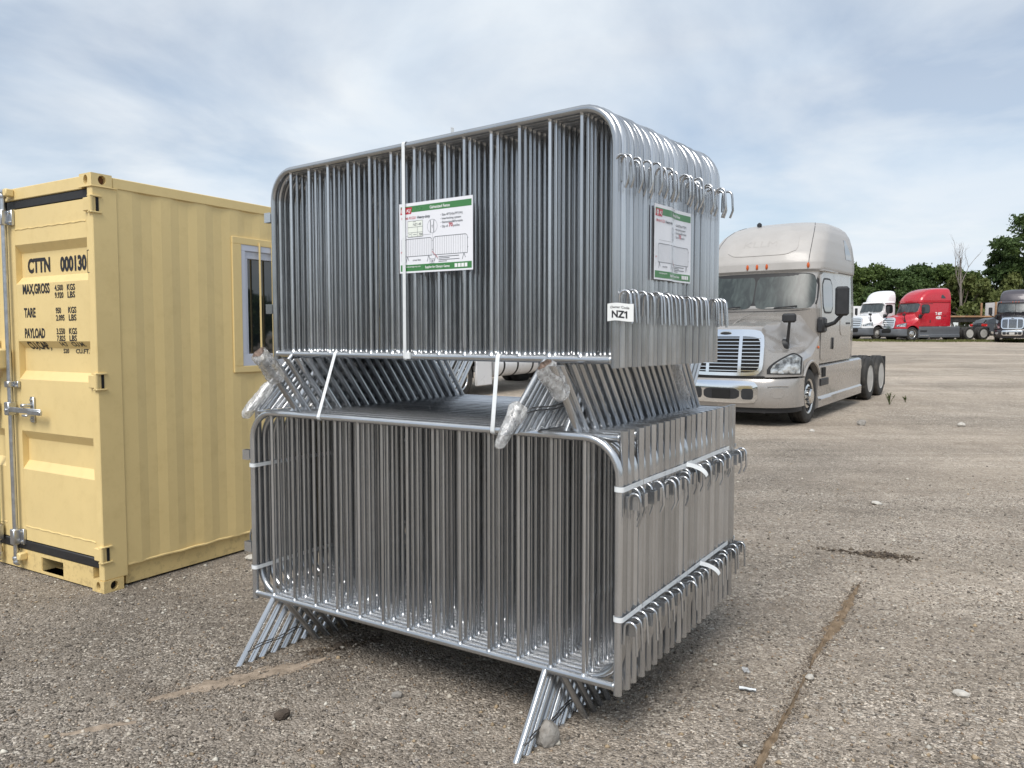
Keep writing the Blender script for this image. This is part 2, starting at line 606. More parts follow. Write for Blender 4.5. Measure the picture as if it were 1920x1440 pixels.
def leaf_mat(name, c1, c2):
    m, nt, bs = new_mat(name)
    L = nt.links.new
    at = nt.nodes.new('ShaderNodeAttribute')
    at.attribute_name = 'tone'
    mx = nt.nodes.new('ShaderNodeMix')
    mx.data_type = 'RGBA'
    mx.inputs['A'].default_value = (*c1, 1)
    mx.inputs['B'].default_value = (*c2, 1)
    L(at.outputs['Fac'], mx.inputs['Factor'])
    L(mx.outputs['Result'], bs.inputs['Base Color'])
    bs.inputs['Roughness'].default_value = 0.6
    bs.inputs['Specular IOR Level'].default_value = 0.3
    tr = nt.nodes.new('ShaderNodeBsdfTranslucent')
    L(mx.outputs['Result'], tr.inputs['Color'])
    ms = nt.nodes.new('ShaderNodeMixShader')
    ms.inputs[0].default_value = 0.28
    L(bs.outputs[0], ms.inputs[1])
    L(tr.outputs[0], ms.inputs[2])
    L(ms.outputs[0], nt.nodes['Material Output'].inputs['Surface'])
    return m


M['leaf_dark'] = leaf_mat('dark_green_leaves', (0.038, 0.068, 0.022), (0.098, 0.150, 0.045))
M['leaf_mid'] = leaf_mat('mid_green_leaves', (0.060, 0.098, 0.028), (0.145, 0.200, 0.055))
M['leaf_olive'] = leaf_mat('olive_green_leaves', (0.085, 0.110, 0.032), (0.185, 0.210, 0.070))
M['grass'] = leaf_mat('yellowish_grass', (0.10, 0.12, 0.035), (0.20, 0.20, 0.075))


def gravel_mat():
    m, nt, bs = new_mat('gravel_yard')
    N = nt.nodes.new
    L = nt.links.new
    tc = N('ShaderNodeTexCoord')
    P = tc.outputs['Object']

    def vor(scale, rnd=1.0):
        v = N('ShaderNodeTexVoronoi')
        v.inputs['Scale'].default_value = scale
        v.inputs['Randomness'].default_value = rnd
        L(P, v.inputs['Vector'])
        return v

    def noise(scale, detail=5, rough=0.55, dist=0.0, vec=None):
        n = N('ShaderNodeTexNoise')
        n.inputs['Scale'].default_value = scale
        n.inputs['Detail'].default_value = detail
        n.inputs['Roughness'].default_value = rough
        n.inputs['Distortion'].default_value = dist
        L(vec or P, n.inputs['Vector'])
        return n

    def ramp(src, pts):
        r_ = N('ShaderNodeValToRGB')
        el = r_.color_ramp.elements
        while len(el) < len(pts):
            el.new(0.5)
        for e, (p_, c_) in zip(el, pts):
            e.position = p_
            e.color = (*c_, 1) if len(c_) == 3 else c_
        L(src, r_.inputs[0])
        return r_.outputs[0]

    def mix(a, b, f, mode='MIX'):
        x = N('ShaderNodeMix')
        x.data_type = 'RGBA'
        x.blend_type = mode
        for s, k in ((a, 'A'), (b, 'B')):
            if isinstance(s, tuple):
                x.inputs[k].default_value = (*s, 1)
            else:
                L(s, x.inputs[k])
        if isinstance(f, float):
            x.inputs['Factor'].default_value = f
        else:
            L(f, x.inputs['Factor'])
        return x.outputs['Result']

    stones = vor(95)
    sep = N('ShaderNodeSeparateColor')
    L(stones.outputs['Color'], sep.inputs[0])
    c_st = ramp(sep.outputs[0], [(0.0, (0.075, 0.064, 0.054)), (0.30, (0.17, 0.146, 0.120)), (0.62, (0.28, 0.242, 0.198)), (0.85, (0.42, 0.368, 0.305)), (1.0, (0.62, 0.56, 0.48))])
    fines = noise(420, 3, 0.6)
    c_fine = ramp(fines.outputs['Fac'], [(0.3, (0.13, 0.109, 0.088)), (0.7, (0.33, 0.28, 0.225))])
    # stones show where the gravel is loose, fines where it is packed
    pat = noise(2.4, 7, 0.62, 0.8)
    f_pack = ramp(pat.outputs['Fac'], [(0.40, (0, 0, 0)), (0.66, (0.72, 0.72, 0.72))])
    base = mix(c_st, c_fine, f_pack)
    # pale dust blown over the open yard, damp darker ground near the container
    big = noise(0.24, 6, 0.6, 0.6)
    f_dust = ramp(big.outputs['Fac'], [(0.36, (0, 0, 0)), (0.64, (0.55, 0.55, 0.55))])
    geo = N('ShaderNodeSeparateXYZ')
    L(P, geo.inputs[0])
    # distance from the soil ridge line that splits the two kinds of surfacing
    sx = N('ShaderNodeMath'); sx.operation = 'MULTIPLY_ADD'
    L(geo.outputs['Y'], sx.inputs[0]); sx.inputs[1].default_value = -0.55; sx.inputs[2].default_value = 0.3
    dd = N('ShaderNodeMath'); dd.operation = 'ADD'
    L(geo.outputs['X'], dd.inputs[0]); L(sx.outputs[0], dd.inputs[1])
    wob = noise(0.9, 5, 0.6)
    d3 = N('ShaderNodeMath'); d3.operation = 'MULTIPLY_ADD'
    L(wob.outputs['Fac'], d3.inputs[0]); d3.inputs[1].default_value = 2.2; L(dd.outputs[0], d3.inputs[2])
    f_right = N('ShaderNodeMapRange'); f_right.interpolation_type = 'SMOOTHSTEP'
    f_right.inputs['From Min'].default_value = -1.6; f_right.inputs['From Max'].default_value = 2.6
    f_right.inputs['To Max'].default_value = 0.62
    L(d3.outputs[0], f_right.inputs['Value'])
    f_far = N('ShaderNodeMapRange'); f_far.interpolation_type = 'SMOOTHSTEP'
    f_far.inputs['From Min'].default_value = 5.5; f_far.inputs['From Max'].default_value = 17
    f_far.inputs['To Max'].default_value = 0.62
    L(geo.outputs['Y'], f_far.inputs['Value'])
    mxm = N('ShaderNodeMath'); mxm.operation = 'MAXIMUM'
    L(f_right.outputs[0], mxm.inputs[0]); L(f_far.outputs[0], mxm.inputs[1])
    base = mix(base, (0.37, 0.308, 0.243), f_dust)
    pale = mix(base, (1.75, 1.70, 1.62), 1.0, 'MULTIPLY')
    base = mix(base, pale, mxm.outputs[0])
    # tyre-swept streaks running across the yard
    mp = N('ShaderNodeMapping'); mp.inputs['Scale'].default_value = (0.05, 0.9, 1); mp.inputs['Rotation'].default_value = (0, 0, R(-8))
    L(P, mp.inputs[0])
    st = noise(1.0, 6, 0.65, 0.3, mp.outputs[0])
    f_st = ramp(st.outputs['Fac'], [(0.40, (0.80, 0.79, 0.77)), (0.62, (1.12, 1.12, 1.12))])
    base = mix(base, f_st, 0.8, 'MULTIPLY')
    # darker damp patches with soft uneven edges
    wet = noise(0.75, 7, 0.62, 0.9)
    f_wet = ramp(wet.outputs['Fac'], [(0.44, (1.02, 1.02, 1.02)), (0.62, (0.82, 0.815, 0.81))])
    base = mix(base, f_wet, 0.85, 'MULTIPLY')
    base = mix(base, (1.02, 1.025, 1.04), 1.0, 'MULTIPLY')
    # brown soil stains
    so = noise(1.05, 8, 0.68, 1.2)
    f_so = ramp(so.outputs['Fac'], [(0.60, (0, 0, 0)), (0.74, (0.55, 0.55, 0.55))])
    base = mix(base, (0.135, 0.098, 0.066), f_so)
    # clumps of coarser stone that keep the far yard grainy
    cl = noise(16, 9, 0.8)
    f_cl = ramp(cl.outputs['Fac'], [(0.34, (0.66, 0.65, 0.64)), (0.50, (1.0, 1.0, 1.0)), (0.68, (1.42, 1.42, 1.42))])
    base = mix(base, f_cl, 0.9, 'MULTIPLY')
    hs = N('ShaderNodeHueSaturation'); hs.inputs['Saturation'].default_value = 0.86
    L(base, hs.inputs['Color'])
    base = hs.outputs['Color']
    # scattered pale chips
    chips = vor(26)
    s2 = N('ShaderNodeSeparateColor'); L(chips.outputs['Color'], s2.inputs[0])
    g1 = N('ShaderNodeMath'); g1.operation = 'GREATER_THAN'; g1.inputs[1].default_value = 0.86
    L(s2.outputs[1], g1.inputs[0])
    g2 = N('ShaderNodeMath'); g2.operation = 'LESS_THAN'; g2.inputs[1].default_value = 0.30
    L(chips.outputs['Distance'], g2.inputs[0])
    g3 = N('ShaderNodeMath'); g3.operation = 'MULTIPLY'
    L(g1.outputs[0], g3.inputs[0]); L(g2.outputs[0], g3.inputs[1])
    base = mix(base, (0.46, 0.425, 0.37), g3.outputs[0])
    L(base, bs.inputs['Base Color'])
    bs.inputs['Roughness'].default_value = 0.92
    bs.inputs['Specular IOR Level'].default_value = 0.25
    hgt = N('ShaderNodeMath'); hgt.operation = 'MULTIPLY'
    L(stones.outputs['Distance'], hgt.inputs[0]); hgt.inputs[1].default_value = -1.0
    bp = N('ShaderNodeBump'); bp.inputs['Strength'].default_value = 0.9; bp.inputs['Distance'].default_value = 0.012
    L(hgt.outputs[0], bp.inputs['Height'])
    lump = noise(5, 6, 0.6)
    bp2 = N('ShaderNodeBump'); bp2.inputs['Strength'].default_value = 0.5; bp2.inputs['Distance'].default_value = 0.06
    L(lump.outputs['Fac'], bp2.inputs['Height']); L(bp.outputs[0], bp2.inputs['Normal'])
    L(bp2.outputs[0], bs.inputs['Normal'])
    return m


M['gravel'] = gravel_mat()


def attr_mat(name, rough=0.85):
    m, nt, bs = new_mat(name)
    at = nt.nodes.new('ShaderNodeAttribute')
    at.attribute_name = 'stone_colour'
    nt.links.new(at.outputs['Color'], bs.inputs['Base Color'])
    bs.inputs['Roughness'].default_value = rough
    bs.inputs['Specular IOR Level'].default_value = 0.3
    return m


M['pebble'] = attr_mat('loose_pebbles')


def soil_mat(name, c1, c2, c3=None):
    m, nt, bs = new_mat(name)
    L = nt.links.new
    tc = nt.nodes.new('ShaderNodeTexCoord')
    nz = nt.nodes.new('ShaderNodeTexNoise')
    nz.inputs['Scale'].default_value = 14
    nz.inputs['Detail'].default_value = 9
    nz.inputs['Roughness'].default_value = 0.7
    L(tc.outputs['Object'], nz.inputs['Vector'])
    rp = nt.nodes.new('ShaderNodeValToRGB')
    rp.color_ramp.elements[0].position = 0.36
    rp.color_ramp.elements[0].color = (*c1, 1)
    rp.color_ramp.elements[1].position = 0.62
    rp.color_ramp.elements[1].color = (*c2, 1)
    L(nz.outputs['Fac'], rp.inputs[0])
    L(rp.outputs[0], bs.inputs['Base Color'])
    bs.inputs['Roughness'].default_value = 0.95
    bs.inputs['Specular IOR Level'].default_value = 0.15
    bp = nt.nodes.new('ShaderNodeBump')
    bp.inputs['Strength'].default_value = 0.7
    bp.inputs['Distance'].default_value = 0.015
    L(nz.outputs['Fac'], bp.inputs['Height'])
    L(bp.outputs[0], bs.inputs['Normal'])
    return m


M['clay'] = soil_mat('smeared_clay', (0.20, 0.160, 0.122), (0.40, 0.325, 0.255))
M['ridge'] = soil_mat('brown_soil_ridge', (0.15, 0.108, 0.070), (0.27, 0.200, 0.135))

# ------------------------------------------------------------------ ground
def make_ground():
    ys = np.concatenate([np.linspace(-60, 0, 13), np.linspace(1, 20, 39), np.linspace(21, 100, 80), np.linspace(110, 900, 25)])
    xs = np.concatenate([-np.geomspace(700, 12, 16), np.linspace(-10, 22, 49), np.geomspace(24, 700, 18)])
    P = np.zeros((len(ys), len(xs), 3))
    P[..., 1] = ys[:, None]
    P[..., 0] = xs[None, :]
    gz = np.array([ground_z(y) for y in ys])
    P[..., 2] = gz[:, None]
    # low swells out in the yard, none where things stand close to the camera
    sw = 0.05 * np.sin(P[..., 0] * 0.33 + 1.3) * np.sin(P[..., 1] * 0.21 + 0.4)
    P[..., 2] += sw * np.clip((P[..., 1] - 24) / 12, 0, 1) * np.clip((52 - P[..., 1]) / 10, 0, 1)
    o = MB().grid(P, flip=True).build('ground', M['gravel'], fix=False, angle=180)
    return tag(o, 'grey and tan gravel covering the whole yard', 'ground', kind='structure')


make_ground()


def scatter_pebbles(n, name, label, sizes, ymax, palette, seed, xy=None):
    """Loose stones lying on the yard: small squashed octahedra with their own colours."""
    rng = np.random.default_rng(seed)
    base = np.array([(1, 0, 0), (-1, 0, 0), (0, 1, 0), (0, -1, 0), (0, 0, 1), (0, 0, -1)], float)
    tri = np.array([(0, 2, 4), (2, 1, 4), (1, 3, 4), (3, 0, 4), (2, 0, 5), (1, 2, 5), (3, 1, 5), (0, 3, 5)])
    u = rng.random(n)
    # even spread over the picture: more per square metre close by
    y0 = 2.0
    y = y0 * (ymax / y0) ** u
    x = (rng.random(n) * 2 - 1) * (0.72 * y + 0.25)
    if xy is not None:
        x, y = xy
        n = len(x)
    r = sizes[0] + (sizes[1] - sizes[0]) * rng.random(n) ** 2.6
    V = base[None] * (0.75 + 0.5 * rng.random((n, 6, 1)))
    V += rng.normal(0, 0.16, (n, 6, 3))
    V *= (r[:, None] * np.stack([np.ones(n), 0.65 + 0.3 * rng.random(n), 0.42 + 0.3 * rng.random(n)], 1))[:, None, :]
    a = rng.random(n) * 2 * PI
    c, s = np.cos(a), np.sin(a)
    X = V[..., 0] * c[:, None] - V[..., 1] * s[:, None] + x[:, None]
    Y = V[..., 0] * s[:, None] + V[..., 1] * c[:, None] + y[:, None]
    Z = V[..., 2] + (r * 0.22)[:, None]
    co = np.stack([X, Y, Z], -1).reshape(-1, 3)
    F = (tri[None] + (np.arange(n) * 6)[:, None, None]).reshape(-1, 3)
    me = bpy.data.meshes.new(name)
    me.vertices.add(len(co))
    me.vertices.foreach_set('co', co.ravel())
    me.loops.add(F.size)
    me.loops.foreach_set('vertex_index', F.ravel().astype(np.int32))
    me.polygons.add(len(F))
    me.polygons.foreach_set('loop_start', np.arange(0, F.size, 3, dtype=np.int32))
    me.polygons.foreach_set('loop_total', np.full(len(F), 3, dtype=np.int32))
    pal = np.array(palette)
    ci = pal[rng.integers(0, len(pal), n)] * (0.8 + 0.4 * rng.random((n, 1)))
    col = np.concatenate([np.repeat(ci, 6, 0), np.ones((n * 6, 1))], 1)
    at = me.attributes.new('stone_colour', 'FLOAT_COLOR', 'POINT')
    at.data.foreach_set('color', col.astype(np.float32).ravel())
    me.update()
    me.validate()
    o = obj(name, me, M['pebble'])
    return tag(o, label, 'gravel', kind='stuff')


PAL = [(0.09, 0.078, 0.066), (0.17, 0.146, 0.122), (0.24, 0.207, 0.170), (0.29, 0.25, 0.205), (0.36, 0.31, 0.255), (0.22, 0.20, 0.185),
       (0.27, 0.20, 0.14), (0.50, 0.45, 0.38)]
scatter_pebbles(62000, 'loose_gravel', 'small loose stones strewn over the gravel yard', (0.0030, 0.0105), 9.0, PAL, 3)
PAL2 = [(0.30, 0.27, 0.23), (0.42, 0.38, 0.32), (0.52, 0.49, 0.43), (0.20, 0.18, 0.155), (0.34, 0.26, 0.17), (0.12, 0.105, 0.09)]
scatter_pebbles(3600, 'coarse_gravel', 'scattered larger stones among the fine gravel', (0.0065, 0.019), 15.0, PAL2, 5)


def blob(name, mat_, loc, size, seed, label=None, cat=None, parent=None, rotz=0.0, rough=0.34, sub=2, sink=0.25, group=None):
    """Irregular rounded lump resting on the ground."""
    rng = np.random.default_rng(seed)
    bm = bmesh.new()
    bmesh.ops.create_icosphere(bm, subdivisions=sub, radius=1.0)
    d = rng.normal(0, 1, (6, 3))
    d /= np.linalg.norm(d, axis=1)[:, None]
    amp = rng.normal(0, rough, 6)
    for v in bm.verts:
        p = np.array(v.co)
        k = 1 + sum(a * max(0, float(np.dot(p, q))) ** 2 for a, q in zip(amp, d)) + rng.normal(0, rough * 0.16)
        v.co = Vector((p * k * np.array(size)).tolist())
    lo = min(v.co.z for v in bm.verts)
    hi = max(v.co.z for v in bm.verts)
    for v in bm.verts:
        v.co.z -= lo + (hi - lo) * sink * 0.5
    me = bpy.data.meshes.new(name)
    bm.to_mesh(me)
    bm.free()
    me.polygons.foreach_set('use_smooth', [True] * len(me.polygons))
    me.set_sharp_from_angle(angle=R(22))
    o = obj(name, me, mat_, parent)
    o.location = loc
    o.rotation_euler = (0, 0, rotz)
    if label:
        tag(o, label, cat, group)
    return o


blob('stone', M['rock'], (0.135, 3.02, 0), (0.040, 0.033, 0.052), 21, 'grey rock leaning against the right front leg of the lower stack', 'stone', rotz=0.5, rough=0.5, sub=3)
blob('stone', M['palerock'], (1.421, 3.61, 0), (0.022, 0.020, 0.019), 22, 'round white stone beside the brown soil ridge', 'stone')
blob('stone', M['palerock'], (2.056, 3.44, 0), (0.040, 0.022, 0.017), 23, 'long white stone on the gravel at lower right', 'stone', rotz=-0.6)
blob('stone', M['palerock'], (3.59, 7.51, 0), (0.055, 0.040, 0.022), 24, 'flat pale stone on the open gravel right of the stacks', 'stone')
blob('stone', M['palerock'], (8.2, 14.03, ground_z(14.03)), (0.08, 0.06, 0.05), 25, 'pale stone far out on the gravel right of the beige truck', 'stone')
blob('stone', M['rock'], (6.45, 14.2, ground_z(14.2)), (0.09, 0.07, 0.06), 26, 'grey stone on the gravel behind the beige truck front wheel', 'stone')
blob('stone', M['palerock'], (-1.93, 5.62, 0), (0.055, 0.04, 0.022), 27, 'flat grey stone on the ground beside the container wall', 'stone')
blob('stone', M['rock'], (-0.52, 3.43, 0), (0.022, 0.018, 0.016), 28, 'small pale stone on shaded gravel in front of the lower stack', 'stone')
blob('stone', M['clod'], (-0.98, 3.24, 0), (0.024, 0.02, 0.018), 29, 'small black stone on the gravel in front of the lower stack', 'stone')
blob('stone', M['palerock'], (5.20, 13.3, 0), (0.05, 0.045, 0.04), 30, 'small white stone on the gravel before the beige truck', 'stone')


def soil_strip(name, pts, w, h, mat_, label, seed, n_cross=9, cat='soil'):
    """Low uneven ridge or smear of soil along a line of ground points."""
    rng = np.random.default_rng(seed)
    pts = np.array(pts, float)
    seg = np.r_[0, np.cumsum(np.linalg.norm(np.diff(pts, axis=0), axis=1))]
    m = int(seg[-1] / 0.035) + 2
    t = np.linspace(0, seg[-1], m)
    c = np.stack([np.interp(t, seg, pts[:, 0]), np.interp(t, seg, pts[:, 1])], 1)
    d = np.gradient(c, axis=0)
    d /= np.linalg.norm(d, axis=1)[:, None]
    nrm = np.stack([-d[:, 1], d[:, 0]], 1)
    k = np.convolve(rng.normal(0, 1, m + 20), np.ones(9) / 9, 'same')[10:10 + m]
    k2 = np.convolve(rng.normal(0, 1, m + 20), np.ones(13) / 13, 'same')[10:10 + m]
    ww = (np.interp(np.linspace(0, 1, m), np.linspace(0, 1, len(w)), w)) * np.clip(1 + 0.55 * k + 0.14 * rng.normal(0, 1, m), .4, 1.5)
    ww = np.maximum(ww, 0.004)
    c = c + nrm * (0.25 * np.mean(w) * k2)[:, None]
    P = np.zeros((m, n_cross, 3))
    for j in range(n_cross):
        u = j / (n_cross - 1) * 2 - 1
        e = u * ww * (1 + 0.28 * rng.normal(0, 1, m) * (abs(u) > 0.6))
        P[:, j, :2] = c + nrm * e[:, None]
        P[:, j, 2] = -0.003 + (h + 0.005) * np.clip(1 - u * u, 0, 1) ** 0.8 * (1 + 0.45 * rng.normal(0, 1, m) * (abs(u) < 0.95))
    o = MB().grid(P).build(name, mat_, angle=60)
    return tag(o, label, cat, kind='structure')


soil_strip('soil_ridge', [(0.915, 2.82), (1.10, 3.12), (1.235, 3.33), (1.345, 3.52), (1.43, 3.66)], [0.017, 0.021, 0.015, 0.006, 0.004], 0.0065, M['ridge'],
           'brown soil line across the gravel at lower right', 31)
soil_strip('soil_ridge', [(1.47, 3.73), (1.54, 3.86), (1.68, 4.07), (1.84, 4.31), (2.09, 4.70), (2.30, 5.03)], [0.006, 0.014, 0.032, 0.028, 0.022, 0.004], 0.007, M['ridge'],
           'upper part of the brown soil line beyond the round white stone', 32)
soil_strip('clay_smear', [(-1.64, 3.38), (-1.50, 3.50), (-1.36, 3.585), (-1.23, 3.665), (-1.08, 3.76), (-0.95, 3.85)], [0.015, 0.05, 0.075, 0.08, 0.055, 0.01], 0.0035, M['clay'],
           'tan clay smear beside the left front feet of the lower stack', 33)
soil_strip('clay_smear', [(-1.86, 3.09), (-1.72, 3.16), (-1.6, 3.2)], [0.01, 0.035, 0.01], 0.003, M['clay'],
           'short tan clay smear on the gravel at lower left', 36)


def along(pts, n, spread, seed):
    """Random spots gathered round a line of ground points."""
    rng = np.random.default_rng(seed)
    pts = np.array(pts, float)
    seg = np.r_[0, np.cumsum(np.linalg.norm(np.diff(pts, axis=0), axis=1))]
    t = rng.random(n) * seg[-1]
    x = np.interp(t, seg, pts[:, 0]) + rng.normal(0, spread, n)
    y = np.interp(t, seg, pts[:, 1]) + rng.normal(0, spread, n)
    return x, y


SOIL = [(0.075, 0.058, 0.044), (0.11, 0.086, 0.064), (0.055, 0.043, 0.033), (0.15, 0.12, 0.09)]
scatter_pebbles(0, 'soil_crumbs', 'dark crumbled soil at the far end of the brown soil line', (0.004, 0.022), 0, SOIL, 62,
                tuple(np.concatenate(q) for q in zip(along([(2.36, 5.92), (2.64, 5.77)], 70, .03, 1), along([(2.66, 5.77), (2.78, 5.72), (2.94, 5.66)], 430, .052, 5))))
scatter_pebbles(0, 'soil_crumbs', 'dark crumbled soil behind the left front feet of the lower stack', (0.003, 0.014), 0, SOIL, 63,
                along([(-1.06, 3.90), (-0.95, 3.98), (-0.84, 4.05), (-0.7, 4.12)], 420, .030, 2))
EDGE = [(0.10, 0.082, 0.066), (0.16, 0.132, 0.106), (0.22, 0.185, 0.15), (0.30, 0.25, 0.20)]
scatter_pebbles(0, 'soil_crumbs', 'crumbs strewn along the tan clay smear', (0.003, 0.009), 0, EDGE, 64,
                along([(-1.64, 3.38), (-1.50, 3.50), (-1.36, 3.585), (-1.23, 3.665), (-1.08, 3.76), (-0.95, 3.85)], 1500, .060, 3))
scatter_pebbles(0, 'soil_crumbs', 'crumbs strewn along the brown soil line', (0.003, 0.009), 0, EDGE, 65,
                along([(0.915, 2.82), (1.10, 3.12), (1.235, 3.33), (1.43, 3.66), (1.54, 3.86), (1.68, 4.07), (1.84, 4.31), (2.09, 4.70), (2.30, 5.03)], 1900, .030, 4))
for i, (x, y, s, lb) in enumerate([
        (2.70, 5.71, .026, 'small dark clod on the near side of the crumbled dark soil'),
        (2.83, 5.725, .036, 'larger dark clod in the middle of the crumbled dark soil'),
        (-0.92, 4.02, .026, 'dark soil clod just behind the left front feet')]):
    blob('soil_clod', M['clod'], (x, y, 0), (s, s * .65, s * .40), 40 + i, lb, 'soil clod', rotz=i * 1.1, rough=0.55, sub=3, sink=.5)


def scrap(name, x, y, w, d, seed, label, mat_):
    rng = np.random.default_rng(seed)
    P = np.zeros((6, 4, 3))
    a = rng.random() * 3
    for i in range(6):
        for j in range(4):
            u, v = (i / 5 - .5) * w, (j / 3 - .5) * d
            P[i, j] = (x + u * math.cos(a) - v * math.sin(a), y + u * math.sin(a) + v * math.cos(a), 0.012 + 0.006 * rng.random())
    Q = P.copy()
    Q[..., 2] -= 0.003
    mb = MB().grid(P).grid(Q, flip=True)
    return tag(mb.build(name, mat_), label, 'plastic scrap')


scrap('plastic_scrap', 1.145, 3.69, 0.055, 0.03, 1, 'crumpled clear plastic scrap on gravel right of the lower stack', M['film'])
scrap('plastic_scrap', 1.09, 3.485, 0.075, 0.022, 4, 'narrow white strip of plastic lying on gravel near the crumpled scrap', M['strap'])

# ------------------------------------------------------------------ yellow container
def hole_plate(mb, rect, hole, n=20, fn=None, depth=0.05):
    """Rectangular plate with an oval opening and its inner lining; fn(a, b, h)."""
    (a0, a1, b0, b1), (ca, cb, ra, rb) = rect, hole
    ring = [(ca + ra * math.cos(2 * PI * k / n), cb + rb * math.sin(2 * PI * k / n)) for k in range(n)]
    out = []
    for a, b in ring:
        dx, dy = a - ca, b - cb
        t = min((a1 - ca) / dx if dx > 1e-9 else 1e9, (a0 - ca) / dx if dx < -1e-9 else 1e9,
                (b1 - cb) / dy if dy > 1e-9 else 1e9, (b0 - cb) / dy if dy < -1e-9 else 1e9)
        out.append((ca + dx * t, cb + dy * t))
    corners = [(a1, b1), (a0, b1), (a0, b0), (a1, b0)]
    for c in corners:   # snap the closest outer point to every corner
        k = min(range(n), key=lambda i: (out[i][0] - c[0]) ** 2 + (out[i][1] - c[1]) ** 2)
        out[k] = c
    vs = [fn(a, b, 0) for a, b in out] + [fn(a, b, 0) for a, b in ring] + [fn(a, b, depth) for a, b in ring]
    fs = []
    for k in range(n):
        l = (k + 1) % n
        fs.append((k, l, n + l, n + k))
        fs.append((n + k, n + l, 2 * n + l, 2 * n + k))
    mb.add(vs, fs)
    return ring


def build_container():
    H, W, LN = 2.66, 2.12, 2.99
    c = thing('shipping_container', 'small yellow shipping container with closed doors and a barred window', 'container',
              (-2.6071, 4.855, 0), -0.5399)
    Y, YL = M['yellow'], M['yellow_low']

    def casting(s, d, z, sgs, sgd):
        """Corner casting with oval openings; s, d the outer corner, sgs/sgd towards the outside."""
        ws, wd, hh = 0.13, 0.135, 0.078
        mb = MB()
        s_in, d_in = s - sgs * ws, d - sgd * wd
        hole_plate(mb, (min(s, s_in), max(s, s_in), z, z + hh), (s - sgs * 0.062, z + hh * .5, 0.022, 0.030), fn=lambda a, b, q: (a, d - sgd * q, b), depth=0.03)
        hole_plate(mb, (min(d, d_in), max(d, d_in), z, z + hh), (d - sgd * 0.070, z + hh * .5, 0.026, 0.029), fn=lambda a, b, q: (s - sgs * q, a, b), depth=0.03)
        for zz in (z, z + hh):
            mb.add([(s, d, zz), (s_in, d, zz), (s_in, d_in, zz), (s, d_in, zz)], [(0, 1, 2, 3)])
        mb.add([(s_in, d, z), (s_in, d_in, z), (s_in, d_in, z + hh), (s_in, d, z + hh)], [(0, 1, 2, 3)])
        mb.add([(s, d_in, z), (s_in, d_in, z), (s_in, d_in, z + hh), (s, d_in, z + hh)], [(0, 1, 2, 3)])
        o = mb.build('corner_casting', Y if z > 1 else YL, c, smooth=False, fix=False)
        k = MB()
        q = 0.031
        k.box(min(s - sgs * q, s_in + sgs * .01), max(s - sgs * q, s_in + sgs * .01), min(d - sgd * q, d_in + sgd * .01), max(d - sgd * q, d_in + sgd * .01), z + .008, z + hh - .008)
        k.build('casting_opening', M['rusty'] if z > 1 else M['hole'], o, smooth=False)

    for z in (0.0, H - 0.078):
        casting(0.004, -0.004, z, 1, -1)
        casting(-W - 0.004, -0.004, z, -1, -1)
        casting(0.004, LN + .004, z, 1, 1)
        casting(-W - .004, LN + .004, z, -1, 1)
    for s0, s1 in ((-0.055, 0.0), (-W, -W + 0.055)):
        for d0, d1 in ((0.0, 0.165), (LN - 0.165, LN)):
            MB().cbox(s0, s1, d0, d1, 0.0785, H - 0.0785, 0.005).build('corner_post', Y, c, angle=30)
    # weld seams over the corner post top
    MB().tube([(-0.128, -0.006, H - .081), (0.006, -0.006, H - .081), (0.006, 0.165, H - .081)], 0.004, 6).build('weld_seam', Y, c)
    # header and sill
    MB().cbox(-W + .131, -0.131, 0.010, 0.10, 2.572, 2.652, 0.004).build('door_header', Y, c, angle=30)
    sill = MB()
    holes = [(-1.66, -1.39), (-0.747, -0.480)]
    xs = [-W + .131] + [h for q in holes for h in q] + [-0.131]
    for i in range(0, len(xs), 2):
        sill.box(xs[i], xs[i + 1], 0.008, 0.10, 0.012, 0.150)
    for a, b in holes:
        sill.box(a, b, 0.008, 0.10, 0.126, 0.150)
        sill.box(a, b, 0.008, 0.10, 0.012, 0.030)
    sl = sill.build('door_sill', YL, c, smooth=False)
    for a, b in holes:
        mb = MB()
        mb.box(a - .004, a + .004, .012, .60, .030, .126).box(b - .004, b + .004, .012, .60, .030, .126)
        mb.box(a, b, .012, .60, .126, .130).box(a, b, .012, .60, .024, .030)
        mb.build('fork_pocket', YL, sl, smooth=False)
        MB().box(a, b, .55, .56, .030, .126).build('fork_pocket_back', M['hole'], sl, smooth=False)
    # rails along the sides
    for s0, s1 in ((-0.055, 0.0), (-W, -W + 0.055)):
        MB().cbox(s0, s1, 0.136, LN - .136, 2.582, 2.650, 0.004).build('top_side_rail', Y, c, angle=30)
        k = -0.028 if s1 == 0.0 else 0.028
        a, b = (s0 + min(k, 0), s1 + min(k, 0)) if k < 0 else (s0 + k, s1 + k)
        MB().box(a, b, 0.166, LN - .166, 0.016, 0.142).build('bottom_side_rail', YL, c, smooth=False)
        # uneven sealed lip where wall meets rail
        e = -0.010 if s1 == 0.0 else -W + 0.010
        pts = [(e + (0.006 * math.sin(q * 5.3) if s1 == 0.0 else 0), 0.17 + q * 0.1, 0.147 + 0.003 * math.sin(q * 2.9)) for q in range(0, 27)]
        MB().tube(pts, 0.0085, 6).build('wall_sealant', Y, c)
    MB().cbox(-W + .136, -.136, LN - .09, LN - .01, 2.582, 2.650, .004).build('rear_header', Y, c)
    MB().cbox(-W + .136, -.136, LN - .09, LN - .01, .016, .142, .004).build('rear_sill', Y, c)
    MB().box(-W + .03, -.03, .05, LN - .05, 2.60, 2.632).build('roof', Y, c, smooth=False)
    MB().box(-W + .06, -.06, .12, LN - .12, 0.10, 0.13).build('floor', M['chassis'], c, smooth=False)

    # corrugated side walls
    prof = [(0.160, 0.006), (0.270, 0.006)]
    cyc = [(0.068, 0.0150), (0.072, 0.0150), (0.068, 0.006), (0.072, 0.006)]
    i = 0
